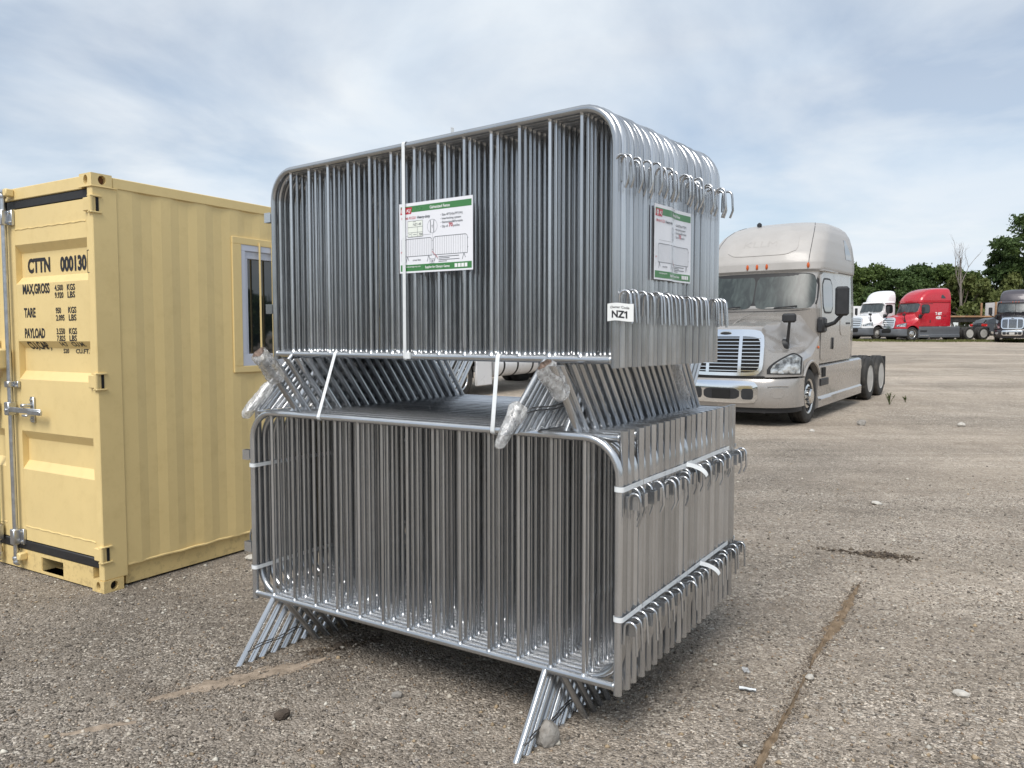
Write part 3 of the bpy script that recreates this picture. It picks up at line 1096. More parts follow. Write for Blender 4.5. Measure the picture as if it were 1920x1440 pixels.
    while prof[-1][0] < LN - 0.30:
        dd, o_ = cyc[i % 4]
        prof.append((prof[-1][0] + dd, o_))
        i += 1
    prof.append((LN - 0.160, prof[-1][1]))
    pd_, po_ = [p[0] for p in prof], [p[1] for p in prof]

    def corrugated(s_out, sign, name, pieces):
        mb = MB()
        for d0, d1, z0, z1 in pieces:
            ds = [d0] + [d for d in pd_ if d0 + 1e-4 < d < d1 - 1e-4] + [d1]
            P = np.zeros((len(ds), 2, 3))
            for i, d in enumerate(ds):
                for j, z in enumerate((z0, z1)):
                    P[i, j] = (s_out - sign * float(np.interp(d, pd_, po_)), d, z)
            mb.grid(P)
            Q = P.copy()
            Q[..., 0] -= sign * 0.004
            mb.grid(Q, flip=True)
        return mb.build(name, Y, c, smooth=False, fix=False)

    corrugated(0.0, 1, 'side_wall', [(.160, 1.10, .140, 2.586), (1.93, LN - .160, .140, 2.586), (1.10, 1.93, .140, 1.40), (1.10, 1.93, 2.36, 2.586)])
    corrugated(-W, -1, 'side_wall', [(.160, LN - .160, .140, 2.586)])
    MB().box(-W + .05, -.05, LN - .05, LN - .045, .14, 2.6).build('rear_wall', Y, c, smooth=False)

    # doors
    door_d = 0.010

    def panel_profile():
        return [(0.222, 0), (0.724, 0), (0.782, 1), (0.933, 1), (0.993, 0), (1.350, 0), (1.408, 1), (1.565, 1), (1.613, 0), (2.000, 0), (2.050, 1), (2.214, 1), (2.268, 0), (2.508, 0)]

    def mirror(s, m):
        return (-W - s) if m else s

    for m in (0, 1):
        mb = MB()
        f = lambda s: mirror(s, m)

        def bx(s0, s1, d0, d1, z0, z1, b=mb):
            b.cbox(min(f(s0), f(s1)), max(f(s0), f(s1)), d0, d1, z0, z1, 0.0025)

        bx(-1.042, -0.945, door_d, 0.055, 0.218, 2.512)          # stiles
        bx(-0.088, -0.058, door_d, 0.055, 0.218, 2.512)
        pr = panel_profile()
        P = np.zeros((len(pr), 2, 3))
        for i, (z, k) in enumerate(pr):
            for j, s in enumerate((-0.945, -0.088)):
                P[i, j] = (f(s), door_d + 0.001 + 0.042 * k, z)
        mb.grid(P)
        Q = P.copy(); Q[..., 1] += 0.004
        mb.grid(Q)
        bx(-0.946, -0.087, 0.0575, 0.062, 0.218, 2.512)
        door = mb.build('door', Y, c, smooth=False, fix=False)
        # weld beads
        for z in (2.372, 0.318):
            pts = [(f(-0.935 + 0.84 * t / 20), door_d + 0.001, z + 0.0025 * math.sin(t * 2.1)) for t in range(21)]
            MB().tube(pts, 0.0045, 6).build('weld_bead', Y, door)
        # rubber seals
        g = MB()
        g.cbox(min(f(-1.045), f(-.056)), max(f(-1.045), f(-.056)), 0.018, 0.045, 2.514, 2.570, .004)
        g.build('door_seal', M['rubber'], door)
        g = MB().cbox(min(f(-1.045), f(-.056)), max(f(-1.045), f(-.056)), 0.004, 0.045, 0.152, 0.2155, .006)
        g.build('door_seal', M['rubber'], door)
        # locking rod
        sr = -1.000 if not m else -0.890
        rod = MB().tube([(f(sr), -0.030, 0.075), (f(sr), -0.030, 2.615)], 0.0165, 14)
        rod.build('locking_rod', M['zinc'], door)
        for z, hh in ((2.455, 0.052), (1.315, 0.022), (0.245, 0.055)):
            b = MB()
            b.cbox(f(sr) - .026, f(sr) + .026, -0.056, -0.004, z - hh, z + hh, .006)
            sg = 1 if not m else -1
            b.cbox(min(f(sr + .026), f(sr + .068)), max(f(sr + .026), f(sr + .068)), -0.012, 0.0085, z - hh, z + hh, .003)
            for q in (-.6, .6):
                b.lathe([(0.0, -.024), (0.008, -.022), (0.009, -.012)], 8, 'y', Matrix.Translation((f(sr + .050), 0, z + hh * q)))
            b.build('rod_guide', M['zinc'], door)
        for z in (2.600, 0.090):
            b = MB()
            b.lathe([(0.021, -0.014), (0.024, -.008), (0.024, .008), (0.021, .014)], 12, 'z', Matrix.Translation((f(sr), -.03, z)))
            b.lathe([(0.0, -0.022), (0.020, -.020), (0.022, .016), (.016, .02)], 12, 'x', Matrix.Translation((f(sr + .012), -.03, z + (.026 if z > 1 else -.026))))
            b.build('rod_cam', M['zinc'], door)
            k = MB()
            k.cbox(min(f(sr + .03), f(sr + .075)), max(f(sr + .03), f(sr + .075)), -.045, .009, z - .005, z + .045, .006)
            k.build('rod_keeper', Y, door)
        # handle
        zc = 1.146
        hmb = MB()
        hmb.cbox(f(sr) - .026, f(sr) + .032, -.062, -.006, zc - .046, zc + .046, .006)
        hmb.lathe([(0.0, -.070), (.011, -.069), (.011, -.06)], 10, 'y', Matrix.Translation((f(sr), 0, zc - .01)))
        hmb.cbox(min(f(sr + .03), f(sr + .42)), max(f(sr + .03), f(sr + .42)), -.056, -.044, zc - .022, zc + .014, .004)
        hmb.cbox(min(f(sr + .27), f(sr + .43)), max(f(sr + .27), f(sr + .43)), -.064, -.042, zc - .028, zc + .006, .006)
        hmb.build('door_handle', M['zinc'], door)
        ct = MB()
        ct.cbox(f(-.775) - .022, f(-.775) + .022, -.006, .0095, zc - .088, zc + .088, .004)
        ct.cbox(f(-.775) - .03, f(-.775) + .03, -.060, -.004, zc - .045, zc - .030, .004)
        ct.cbox(f(-.79) - .02, f(-.79) + .02, -.066, -.004, zc + .018, zc + .042, .006)
        for q in (-.066, .066):
            ct.lathe([(0.0, -.016), (0.010, -.014), (0.011, -.005)], 10, 'y', Matrix.Translation((f(-.775), 0, zc + q)))
        ct.build('handle_catch', M['zinc'], door)
        # hinges
        for z in (2.468, 1.358, 0.248):
            hb = MB()
            hb.cbox(min(f(-.085), f(-.012)), max(f(-.085), f(-.012)), -.012, .0095, z - .042, z + .042, .005)
            hb.lathe([(0.0145, -.048), (0.0145, .048)], 12, 'z', Matrix.Translation((f(-.006), -.006, z)))
            for q in (-.05, .05):
                hb.cbox(min(f(-.03), f(.010)), max(f(-.03), f(.010)), -.016, .06, z + q - .005, z + q + .005, .002)
            hg = hb.build('hinge', Y, door)
            sb = MB().box(min(f(.0015), f(.004)), max(f(.0015), f(.004)), .022, .040, z - .043, z + .043)
            sb.build('hinge_slot', M['hole'], hg, smooth=False)
        if m:
            MB().cbox(-1.40, -1.030, -.105, .0085, 1.418, 1.560, .012).build('lock_box', Y, door)
        else:
            # lettering stencilled on the panel; y follows the corrugation
            pz = [p[0] for p in pr]
            po = [door_d + 0.0005 + 0.042 * p[1] for p in pr]
            fn = lambda x, z: (x, float(np.interp(z, pz, po)) - 0.0016, z)
            rows = [('CTTN', -.868, -.590, 2.082, 2.170, .024), ('000130', -.470, -.168, 2.076, 2.164, .024),
                    ('MAX,GROSS', -.862, -.530, 1.934, 1.996, .010), ('4.500', -.470, -.372, 1.945, 1.981, .004), ('KGS', -.326, -.234, 1.944, 1.982, .004),
                    ('9.920', -.470, -.370, 1.897, 1.933, .004), ('LBS', -.322, -.236, 1.896, 1.934, .004),
                    ('TARE', -.855, -.712, 1.776, 1.836, .010), ('950', -.466, -.404, 1.797, 1.833, .004), ('KGS', -.320, -.228, 1.797, 1.835, .004),
                    ('2.095', -.464, -.366, 1.749, 1.785, .004), ('LBS', -.316, -.230, 1.748, 1.786, .004),
                    ('PAYLOAD', -.855, -.604, 1.636, 1.698, .010), ('3.550', -.464, -.366, 1.660, 1.697, .004), ('KGS', -.318, -.228, 1.660, 1.698, .004),
                    ('7.825', -.462, -.364, 1.616, 1.650, .004), ('LBS', -.316, -.232, 1.616, 1.651, .004),
                    ('CU,CAP,', -.860, -.600, 1.560, 1.607, .010), ('14.7', -.450, -.370, 1.580, 1.606, .003), ('CU.M.', -.320, -.170, 1.580, 1.606, .003),
                    ('520', -.465, -.400, 1.535, 1.562, .003), ('CU.FT.', -.320, -.165, 1.535, 1.562, .003)]
            for body, a, b, z0, z1, bold in rows:
                t = MB()
                add_text(t, body, a, b, z0, z1, fn, bold=bold + .022)
                t.build('stencil_word', M['ink'], door, smooth=False, fix=False)
            b = MB()
            for z in (2.045, 2.185):
                b.box(-.086, -.062, door_d - .0022, door_d - .0006, z, z + .003)
            b.box(-.086, -.083, door_d - .0022, door_d - .0006, 2.045, 2.188)
            b.build('stencil_bracket', M['ink'], door, smooth=False)
    # seal between the doors
    MB().cbox(-1.076, -1.044, 0.006, 0.045, 0.2155, 2.514, .004).build('centre_seal', M['rubber'], c)
    MB().cbox(-1.090, -1.030, -.004, 0.030, 0.128, 0.205, .006).build('seal_foot', M['rubber'], c)

    # window in the right wall
    d0, d1, z0, z1 = 1.048, 1.985, 1.375, 2.385
    w = MB()
    t = 0.082
    for a, b, p, q in ((d0, d1, z1 - .052, z1), (d0, d1, z0, z0 + .048), (d0, d0 + t, z0 + .048, z1 - .052), (d1 - t, d1, z0 + .048, z1 - .052)):
        w.cbox(-.046, .006, a, b, p, q, .003)
    win = w.build('window', Y, c, smooth=False)
    fr = MB()
    a0, a1, b0, b1 = d0 + t, d1 - t, z0 + .048, z1 - .052
    for a, b, p, q in ((a0, a1, b1 - .045, b1), (a0, a1, b0, b0 + .09), (a0, a0 + .036, b0 + .09, b1 - .045), (a1 - .036, a1, b0 + .09, b1 - .045)):
        fr.cbox(-.050, .002, a, b, p, q, .002)
    for a, b, p, q in ((a0 + .036, a1 - .036, b1 - .10, b1 - .045), (a0 + .036, a0 + .068, b0 + .09, b1 - .10), (a1 - .068, a1 - .036, b0 + .09, b1 - .10), (1.50, 1.545, b0 + .09, b1 - .10)):
        fr.cbox(-.050, -.012, a, b, p, q, .002)
    fr.build('frame', M['pvc'], win, smooth=False)
    MB().box(-.046, -.040, a0 + .06, 1.502, b0 + .08, b1 - .09).build('pane', M['pane'], win, smooth=False)
    MB().box(-.046, -.040, 1.543, a1 - .06, b0 + .08, b1 - .09).build('pane', M['pane'], win, smooth=False)
    for k in range(5):
        dd = 1.296 + 0.122 * k
        MB().tube([(.012, dd, z0 + .02), (.012, dd, z1 - .028)], 0.0075, 8).build('window_bar', Y, win)
    return c


build_container()

# ------------------------------------------------------------------ crowd barriers
ORD = ['first', 'second', 'third', 'fourth', 'fifth', 'sixth', 'seventh', 'eighth', 'ninth', 'tenth', 'eleventh', 'twelfth', 'thirteenth', 'fourteenth',
       'fifteenth', 'sixteenth', 'seventeenth', 'eighteenth', 'nineteenth', 'twentieth', 'twenty-first', 'twenty-second', 'twenty-third', 'twenty-fourth',
       'twenty-fifth', 'twenty-sixth', 'twenty-seventh', 'twenty-eighth']
ZB, HF = 0.283, 0.966          # bottom rail above the feet, rail to top tube
RT, RR, RP, RL = 0.0167, 0.0158, 0.0086, 0.0141
HW = 1.05
PITCH = 0.03508
UP_SPREAD = 0.282            # the upper bundle's feet splay wider under its weight


def barrier_meshes():
    me = {}
    rc = 0.15
    zt = ZB + HF
    pts = [(-HW, 0, ZB - .030), (-HW, 0, ZB + .3), (-HW, 0, zt - rc)]
    for k in range(1, 9):
        a = PI - k * PI / 16
        pts.append((-HW + rc + rc * math.cos(a), 0, zt - rc + rc * math.sin(a)))
    pts += [(-.45, 0, zt), (0, 0, zt), (.45, 0, zt)]
    for k in range(0, 9):
        a = PI / 2 - k * PI / 16
        pts.append((HW - rc + rc * math.cos(a), 0, zt - rc + rc * math.sin(a)))
    pts += [(HW, 0, ZB + .3), (HW, 0, ZB - .030)]
    me['frame'] = MB().tube(pts, RT, 14).mesh('frame', angle=60)
    mb = MB().tube([(-HW + RT * .7, 0, ZB), (HW - RT * .7, 0, ZB)], RR, 12)
    for s in (-1, 1):
        mb.lathe([(RR * .9, -.006), (RR * 1.18, -.002), (RR * 1.15, .004), (RR * .9, .008)], 12, 'x', Matrix.Translation((s * (HW - RT - .001), 0, ZB)))
    me['bottom_rail'] = mb.mesh('bottom_rail', angle=60)
    # picket, its foot at the origin
    h = HF - RR * .8 - RT * .8
    mb = MB().lathe([(RP * 1.9, -.002), (RP * 1.65, .003), (RP * 1.08, .009), (RP, .012), (RP, .020), (RP, .030), (RP, h - .024), (RP, h - .014), (RP, h - .006), (RP * 1.3, h - .001), (RP * 1.5, h + .003)], 10)
    me['picket'] = mb.mesh('picket', angle=50)
    # legs, cut level at the foot; weld collar at the rail
    for nm, sg, spread, RL in (('leg_front', -1, .226, .0152), ('leg_back', 1, .226, .0152), ('leg_front_up', -1, UP_SPREAD, .0132), ('leg_back_up', 1, UP_SPREAD, .0132)):
        top = Vector((0, sg * .006, ZB - .006))
        bot = Vector((0, sg * spread, 0))
        ax = (bot - top).normalized()
        n = 12
        N = Vector((1, 0, 0))
        B = ax.cross(N)
        vs = []
        for p, lv in ((top, None), (bot, 0.0)):
            for k in range(n):
                a = 2 * PI * k / n
                q = p + (N * math.cos(a) + B * math.sin(a)) * RL
                if lv is not None:
                    q = q + ax * ((lv - q.z) / ax.z)
                vs.append(q)
        fs = [tuple(range(n)), tuple(range(n, 2 * n))] + [(k, (k + 1) % n, n + (k + 1) % n, n + k) for k in range(n)]
        mb = MB().add(vs, fs)
        me[nm] = mb.mesh('leg', angle=30)
    # hooks: bent rod welded to the post (outwards is +x)
    r = 0.0054
    pts = [(RT + .003, 0, ZB + .672), (RT + .004, 0, ZB + .735)]
    for k in range(1, 8):
        a = PI - k * PI / 8
        pts.append((RT + .028 + .024 * math.cos(a), 0, ZB + .740 + .026 * math.sin(a)))
    pts += [(RT + .053, 0, ZB + .73), (RT + .056, 0, ZB + .675), (RT + .043, 0, ZB + .642)]
    me['hook_upper'] = MB().tube(pts, r, 8).mesh('hook', angle=60)
    pts = [(RT + .003, 0, ZB + .172), (RT + .004, 0, ZB + .232)]
    for k in range(1, 8):
        a = PI - k * PI / 8
        pts.append((RT + .028 + .024 * math.cos(a), 0, ZB + .237 + .026 * math.sin(a)))
    pts += [(RT + .053, 0, ZB + .225), (RT + .057, 0, ZB + .138)]
    me['hook_lower'] = MB().tube(pts, r, 8).mesh('hook', angle=60)
    # flat strap eye on the opposite post (outwards is -x)
    mb = MB()
    t = .0025
    hh = .026
    x0, x1, yy = -RT + .002, -RT - .050, .0125
    mb.box(x1, x0, -yy - t, -yy, -hh, hh).box(x1, x0, yy, yy + t, -hh, hh)
    mb.box(x1 - t, x1, -yy - t, yy + t, -hh, hh)
    me['eye'] = mb.mesh('hook_eye', smooth=False)
    for m_ in me.values():
        m_.materials.append(M['galv'])
    return me


BM = barrier_meshes()
BARRIER_PROTO = {}


def make_barrier(label, group, loc, rot, tilt, seed):
    rng = random.Random(seed)
    e = bpy.data.objects.new('crowd_barrier', None)
    e.empty_display_size = 0.1
    COL.objects.link(e)
    e.matrix_world = Matrix.Translation(loc) @ rot
    tag(e, label, 'barrier', group)

    def part(name, mesh, p=(0, 0, 0)):
        o = bpy.data.objects.new(name, mesh)
        COL.objects.link(o)
        o.parent = e
        o.location = p
        return o

    part('frame', BM['frame'])
    part('bottom_rail', BM['bottom_rail'])
    for k in range(13):
        part('picket', BM['picket'], (-0.9 + 0.15 * k + rng.uniform(-.003, .003), 0, ZB + RR * .8))
    for x in ((-0.862 if tilt else -0.905), 0.730):
        part('leg', BM['leg_front' + ('_up' if seed >= 300 else '')], (x, 0, 0))
    for x in ((-0.795 if tilt else -0.838), 0.797):
        part('leg', BM['leg_back' + ('_up' if seed >= 300 else '')], (x, 0, 0))
    for nm in ('hook_upper', 'hook_lower'):
        h = part('hook', BM[nm], (HW, 0, 0))
        h.rotation_euler = (rng.gauss(0, .012), rng.gauss(0, .02), max(-.05, min(.05, rng.gauss(0, .02))))
        h.location.z += rng.uniform(-.004, .004)
    for z in (ZB + .735, ZB + .243):
        part('hook_eye', BM['eye'], (-HW, 0, z))
    return e


LX, LY, LT = 0.4126, 2.9162, -0.5655       # lower stack: foot of its front right post, turn
UX, UY, UT = 0.3967, 2.9475, -0.6465       # upper stack
TOP_LOW = 1.2662                            # upper feet stand on the tubes of the lower stack


def frame_pt(F, s, d, z):
    x, y, t = F
    return Vector((x + math.cos(t) * s - math.sin(t) * d, y + math.sin(t) * s + math.cos(t) * d, z))


FL, FU = (LX, LY, LT), (UX, UY, UT)
INV_H = 1.5312
rj = random.Random(3)
for k in range(42):
    d = k * PITCH
    if k % 2 == 0:
        i = k // 2
        lb = 'frontmost barrier of the lower stack, upright on its own feet' if i == 0 else \
            'upright barrier in the lower stack, %s of its upright ones from the front' % ORD[i]
        loc = frame_pt(FL, -HW + rj.uniform(-.006, .005), d + rj.uniform(-.0007, .0007), 0)
        rot = Matrix.Rotation(LT, 4, 'Z')
    else:
        i = k // 2
        lb = 'upside-down barrier in the lower stack, %s of its inverted ones from the front' % ORD[i]
        loc = frame_pt(FL, -HW + rj.uniform(-.007, .005), d + rj.uniform(-.0007, .0007), INV_H)
        rot = Matrix.Rotation(LT, 4, 'Z') @ Matrix.Rotation(PI, 4, 'Y')
    make_barrier(lb, 'galvanized barriers of the lower stack', loc, rot, k % 2, 100 + k)
# the upper bundle stands on the lower one; pairs sit close with small gaps between
d = 0.0
for k in range(28):
    lb = 'frontmost barrier of the upper stack, carrying the printed fence sign' if k == 0 else \
        'galvanized barrier in the upper stack, %s from the front' % ORD[k]
    loc = frame_pt(FU, -HW + rj.uniform(-.009, .007), d, TOP_LOW + rj.uniform(0, .0015))
    make_barrier(lb, 'galvanized barriers of the upper stack', loc, Matrix.Rotation(UT, 4, 'Z'), 0, 300 + k)
    step = 0.0337 + rj.choice([0, 0, .0004, .0010, .0022, .0036])
    d += step
U_D = d - step
L_D = 41 * PITCH


# ------------------------------------------------------------------ straps, wires, film
def ribbon(name, pts, side, width, thick, label, cat, mat_=None, closed=False, parent=None, group=None):
    """Flat band through pts; side(i) gives the direction across the band."""
    pts = [Vector(p) for p in pts]
    n = len(pts)
    vs = []
    for i in range(n):
        a = pts[(i - 1) % n] if (closed or i) else pts[i]
        b = pts[(i + 1) % n] if (closed or i < n - 1) else pts[i]
        t = (b - a).normalized()
        s = Vector(side(i) if callable(side) else side)
        s = (s - t * s.dot(t)).normalized()
        nn = t.cross(s)
        for u, v in ((-1, -1), (1, -1), (1, 1), (-1, 1)):
            vs.append(pts[i] + s * (u * width / 2) + nn * (v * thick / 2))
    fs = []
    for i in range(n if closed else n - 1):
        j = (i + 1) % n
        for k in range(4):
            l = (k + 1) % 4
            fs.append((i * 4 + k, i * 4 + l, j * 4 + l, j * 4 + k))
    if not closed:
        fs += [(0, 1, 2, 3), tuple((n - 1) * 4 + k for k in range(4))]
    o = MB().add(vs, fs).build(name, mat_ or M['strap'], parent, angle=35)
    if label:
        tag(o, label, cat, group)
    return o


def post_loop(F, s_mid, half, d0, d1, z, wob=0.0):
    """Closed loop round a row of posts, corners rounded."""
    pts = []
    for cx, cy, a0 in ((half - .016, d1 - .0, 0), (-half + .016, d1 - .0, PI / 2), (-half + .016, d0, PI), (half - .016, d0, 1.5 * PI)):
        for k in range(5):
            a = a0 + k * PI / 8
            pts.append((s_mid + cx + .016 * math.cos(a), cy + .016 * math.sin(a)))
    out = []
    for i, (s, dd) in enumerate(pts):
        out.append((s, dd))
        t = pts[(i + 1) % len(pts)]
        if abs(t[1] - dd) > .3:
            for q in range(1, 12):
                out.append((s + (t[0] - s) * q / 12, dd + (t[1] - dd) * q / 12))
    return [frame_pt(F, s, dd, z + wob * math.sin(dd * 7)) for s, dd in out]


for nm, s_mid, z, wd in (('right posts of the lower stack, above the upper hooks', 0.0, 1.060, 'upper'),
                         ('right posts of the lower stack, above the lower hooks', 0.0, 0.556, 'lower'),
                         ('left posts of the lower stack, near the top', -2.1, 0.967, 'left'),
                         ('left posts of the lower stack, near the bottom', -2.1, 0.423, 'left')):
    o = ribbon('packing_strap', post_loop(FL, s_mid, .0205, -.0045, L_D + .0045, z, .0015), (0, 0, 1), .0195, .0011,
               'white plastic strap round the ' + nm, 'strap')
    if s_mid == 0.0:
        # crimped seal and loose tail
        dk = 0.665 if wd == 'upper' else 0.868
        t = []
        for q in range(9):
            u = q / 8
            t.append(frame_pt(FL, .0235 + .085 * math.sin(u * 1.5), dk + .035 * u, z + .004 - .050 * u ** 1.6))
        ribbon('strap_tail', t, frame_pt(FL, 0, .35, 1) - frame_pt(FL, 0, 0, 0), .019, .0011, None, None, parent=o)
        t = [frame_pt(FL, .0232, dk + .01 + .012 * q, z + .002 + .0005 * (q % 2)) for q in range(6)]
        ribbon('strap_seal', t, (0, 0, 1), .022, .0030, None, None, parent=o)

# strap running over, behind and under the whole upper bundle
zu = TOP_LOW + ZB
zt = TOP_LOW + ZB + HF
loop = []
s_v = -1.108
for a, b, c0 in ((-.0185, zu - .0175, 'bf'), (-.0185, zt + .0185, 'tf'), (U_D + .019, zt + .0185, 'tb'), (U_D + .019, zu - .0175, 'bb')):
    loop.append((a, b))
pts = []
cr = .014
for i, (dd, z, c0) in enumerate([(-.0190, zu - .018, 0), (-.0190, zt + .019, 1), (U_D + .0195, zt + .019, 2), (U_D + .0195, zu - .018, 3)]):
    cxs = {0: (cr, cr, PI * 1.5, -1), 1: (cr, -cr, PI, -1), 2: (-cr, -cr, PI * .5, -1), 3: (-cr, cr, 0, -1)}[c0]
    for k in range(5):
        a = cxs[2] - k * PI / 8
        pts.append(frame_pt(FU, s_v, dd + cxs[0] + cr * math.cos(a), z + cxs[1] + cr * math.sin(a)))
side_u = frame_pt(FU, 1, 0, 0) - frame_pt(FU, 0, 0, 0)
o = ribbon('packing_strap', pts, side_u, .0195, .0011, 'tall white plastic strap over the upper stack, crossing the printed sign', 'strap', closed=True)
t = [frame_pt(FU, s_v + .028 + .004 * q, .30 - .02 * q * .3, zt + .0192 + .0001 + .016 * q) for q in range(8)]
ribbon('strap_tail', t, side_u, .019, .0011, None, None, parent=o)
ribbon('strap_seal', [frame_pt(FU, s_v, .27 + .012 * q, zt + .0205) for q in range(6)], side_u, .022, .003, None, None, parent=o)
MB().add(*(lambda b: (b.v, b.f))(MB().box(-.014, .014, -.004, .004, -.015, .015, Matrix.Translation(frame_pt(FU, s_v + .022, -.0205, zu + .004)) @ Matrix.Rotation(UT, 4, 'Z')))).build(
    'strap_buckle', M['strap'], o)

# two short straps lashing the upper rail to the tube below
for nm, sU, sL in (('left', -1.607, -1.600), ('right', -0.562, -0.575)):
    A = frame_pt(FU, sU, 0, zu)
    B = frame_pt(FL, sL, 0, ZB + HF)
    bl = frame_pt(FL, 0, 1, 0) - frame_pt(FL, 0, 0, 0)
    pts = []
    r1, r2 = RR + .0012, RT + .0012
    for k in range(7):
        a = PI * .05 + k * PI * .95 / 6
        pts.append(A + bl * (r1 * math.cos(a)) + Vector((0, 0, r1 * math.sin(a))))
    for k in range(1, 4):
        u = k / 4
        pts.append((A - bl * r1).lerp(B - bl * r2, u))
    for k in range(7):
        a = PI + k * PI * .95 / 6
        pts.append(B + bl * (r2 * math.cos(a)) + Vector((0, 0, r2 * math.sin(a))))
    ribbon('packing_strap', pts, frame_pt(FL, 1, 0, 0) - frame_pt(FL, 0, 0, 0), .0195, .0011,
           'short white strap tying both stacks together, %s of the two' % nm, 'strap')
# back strap seen through the gap
A = frame_pt(FU, -1.045, U_D, zu)
pts = [A + Vector((0, 0, .02)), A - Vector((0, 0, .02)), A - Vector((-.010, .02, .14)), A - Vector((-.022, .03, .29)), A - Vector((-.022, .03, .33))]
pts = [p + (frame_pt(FU, 0, .03, 0) - frame_pt(FU, 0, 0, 0)) for p in pts]
ribbon('packing_strap', pts, side_u, .0195, .0011, 'white strap at the back of the gap between the stacks', 'strap')

# tie wires through the feet
for nm, s, z0, zw, d0, d1 in (('left feet of the lower stack', -1.955 + RL + .003, 0, .060, -.19, .34), ('right feet of the lower stack', -.320 + RL + .003, 0, .055, -.20, .40),
                              ('right feet of the upper stack', None, TOP_LOW, .075, -.17, .36)):
    F, ss = (FL, s) if s is not None else (FU, -.320 + RL + .003)
    e = thing('tie_wire', 'thin dark wire threaded along the ' + nm, 'wire', frame_pt(F, ss, d0, z0 + zw))
    o = None
    for q in range(2):
        pts = [frame_pt(F, ss + .0035 * math.sin(k * 1.3 + q * 2), d0 + (d1 - d0) * k / 14 + .03 * q, z0 + zw + .014 * q + .004 * math.sin(k * .9 + q) + .02 * k / 14) - e.location for k in range(15)]
        MB().tube(pts, .0026, 6).build('wire_strand', M['wire'], e)


def film_wrap(label, tip, inner, r_tip, r_in, seed, core=True, lumps=.18):
    """Stretch film wound round the end of a tube; tip and inner are the two ends."""
    rng = np.random.default_rng(seed)
    tip, inner = Vector(tip), Vector(inner)
    ax = (inner - tip)
    ln = ax.length
    ax.normalize()
    e = thing('plastic_wrap', label, 'plastic wrap', tip)
    N = ax.orthogonal().normalized()
    B = ax.cross(N)
    nu, nv = 26, 30
    P = np.zeros((nu, nv, 3))
    ph = rng.random(8) * 6.28
    for i in range(nu):
        u = i / (nu - 1)
        base = r_tip + (r_in - r_tip) * u ** 1.3
        end = min(1, (u / .10)) ** .5 if not core else (.72 + .28 * min(1, u / .08))
        fin = 1 - .25 * max(0, (u - .9) / .1)
        for j in range(nv):
            a = 2 * PI * j / nv
            k = 1 + lumps * (.5 * math.sin(2 * a + ph[0] + 3 * u) + .35 * math.sin(3 * a + ph[1] - 5 * u) + .25 * math.sin(5 * a + ph[2] + 9 * u)
                             + .25 * math.sin(11 * u + ph[3] + a)) + rng.normal(0, lumps * .16)
            r_ = max(.004, base * end * fin * k)
            p = ax * (u * ln) + N * (r_ * math.cos(a)) + B * (r_ * math.sin(a))
            P[i, j] = p
    mb = MB().grid(P, wrap=True)
    mb.add([tuple(p) for p in P[-1]], [tuple(range(nv))])
    if not core:
        mb.add([tuple(p) for p in P[0]], [tuple(range(nv))[::-1]])
    mb.build('film', M['film'], e, angle=70)
    if core:
        q = MB()
        ring = [Vector(p) * .97 for p in P[0]]
        dp = [v + ax * (.012 + .008 * rng.random()) - (v - ax * v.dot(ax)) * .35 for v in ring]
        n = len(ring)
        q.add(ring + dp + [ax * .016], [(k, (k + 1) % n, n + (k + 1) % n, n + k) for k in range(n)] + [(n + k, n + (k + 1) % n, 2 * n) for k in range(n)])
        q.build('wrapped_end', M['core'], e, angle=60)
    return e


bL = frame_pt(FL, 0, 1, 0) - frame_pt(FL, 0, 0, 0)
bU = frame_pt(FU, 0, 1, 0) - frame_pt(FU, 0, 0, 0)


def leg_pt(F, s, d, zf, sg, up):
    """Point a fraction along a leg (0 = foot, 1 = rail). sg -1 front leg; up: leg points upwards."""
    def f(t):
        z = zf + (ZB * t if not up else -ZB * t)
        return frame_pt(F, s, d + sg * (.226 if up else UP_SPREAD) * (1 - t), z)
    return f


g = leg_pt(FL, -1.780, PITCH, INV_H, -1, True)
film_wrap('lumpy plastic wrap on the upper left leg ends, with an open brownish end', g(-.12), g(.38), .047, .038, 1, lumps=.26)
g = leg_pt(FU, -1.955, 0, TOP_LOW, -1, False)
film_wrap('white plastic wrap on the left front foot of the upper stack', g(-.12), g(.46), .024, .030, 2, core=False)
g = leg_pt(FL, -.196, PITCH, INV_H, -1, True)
film_wrap('plastic wrap with open brownish end on the upright right leg ends', g(-.02) - (frame_pt(FL, .028, 0, 0) - frame_pt(FL, 0, 0, 0)), g(.40), .036, .044, 3, lumps=.28)
g = leg_pt(FU, -.320, 0, TOP_LOW, -1, False)
film_wrap('white plastic wrap on the right front foot of the upper stack', g(-.16), g(.36), .022, .036, 4, core=False, lumps=.26)
g = leg_pt(FU, -.255, U_D, TOP_LOW, 1, False)
film_wrap('plastic wrap on the rear right leg beside the beige truck grille', g(.12), g(.92), .030, .070, 5, core=False)

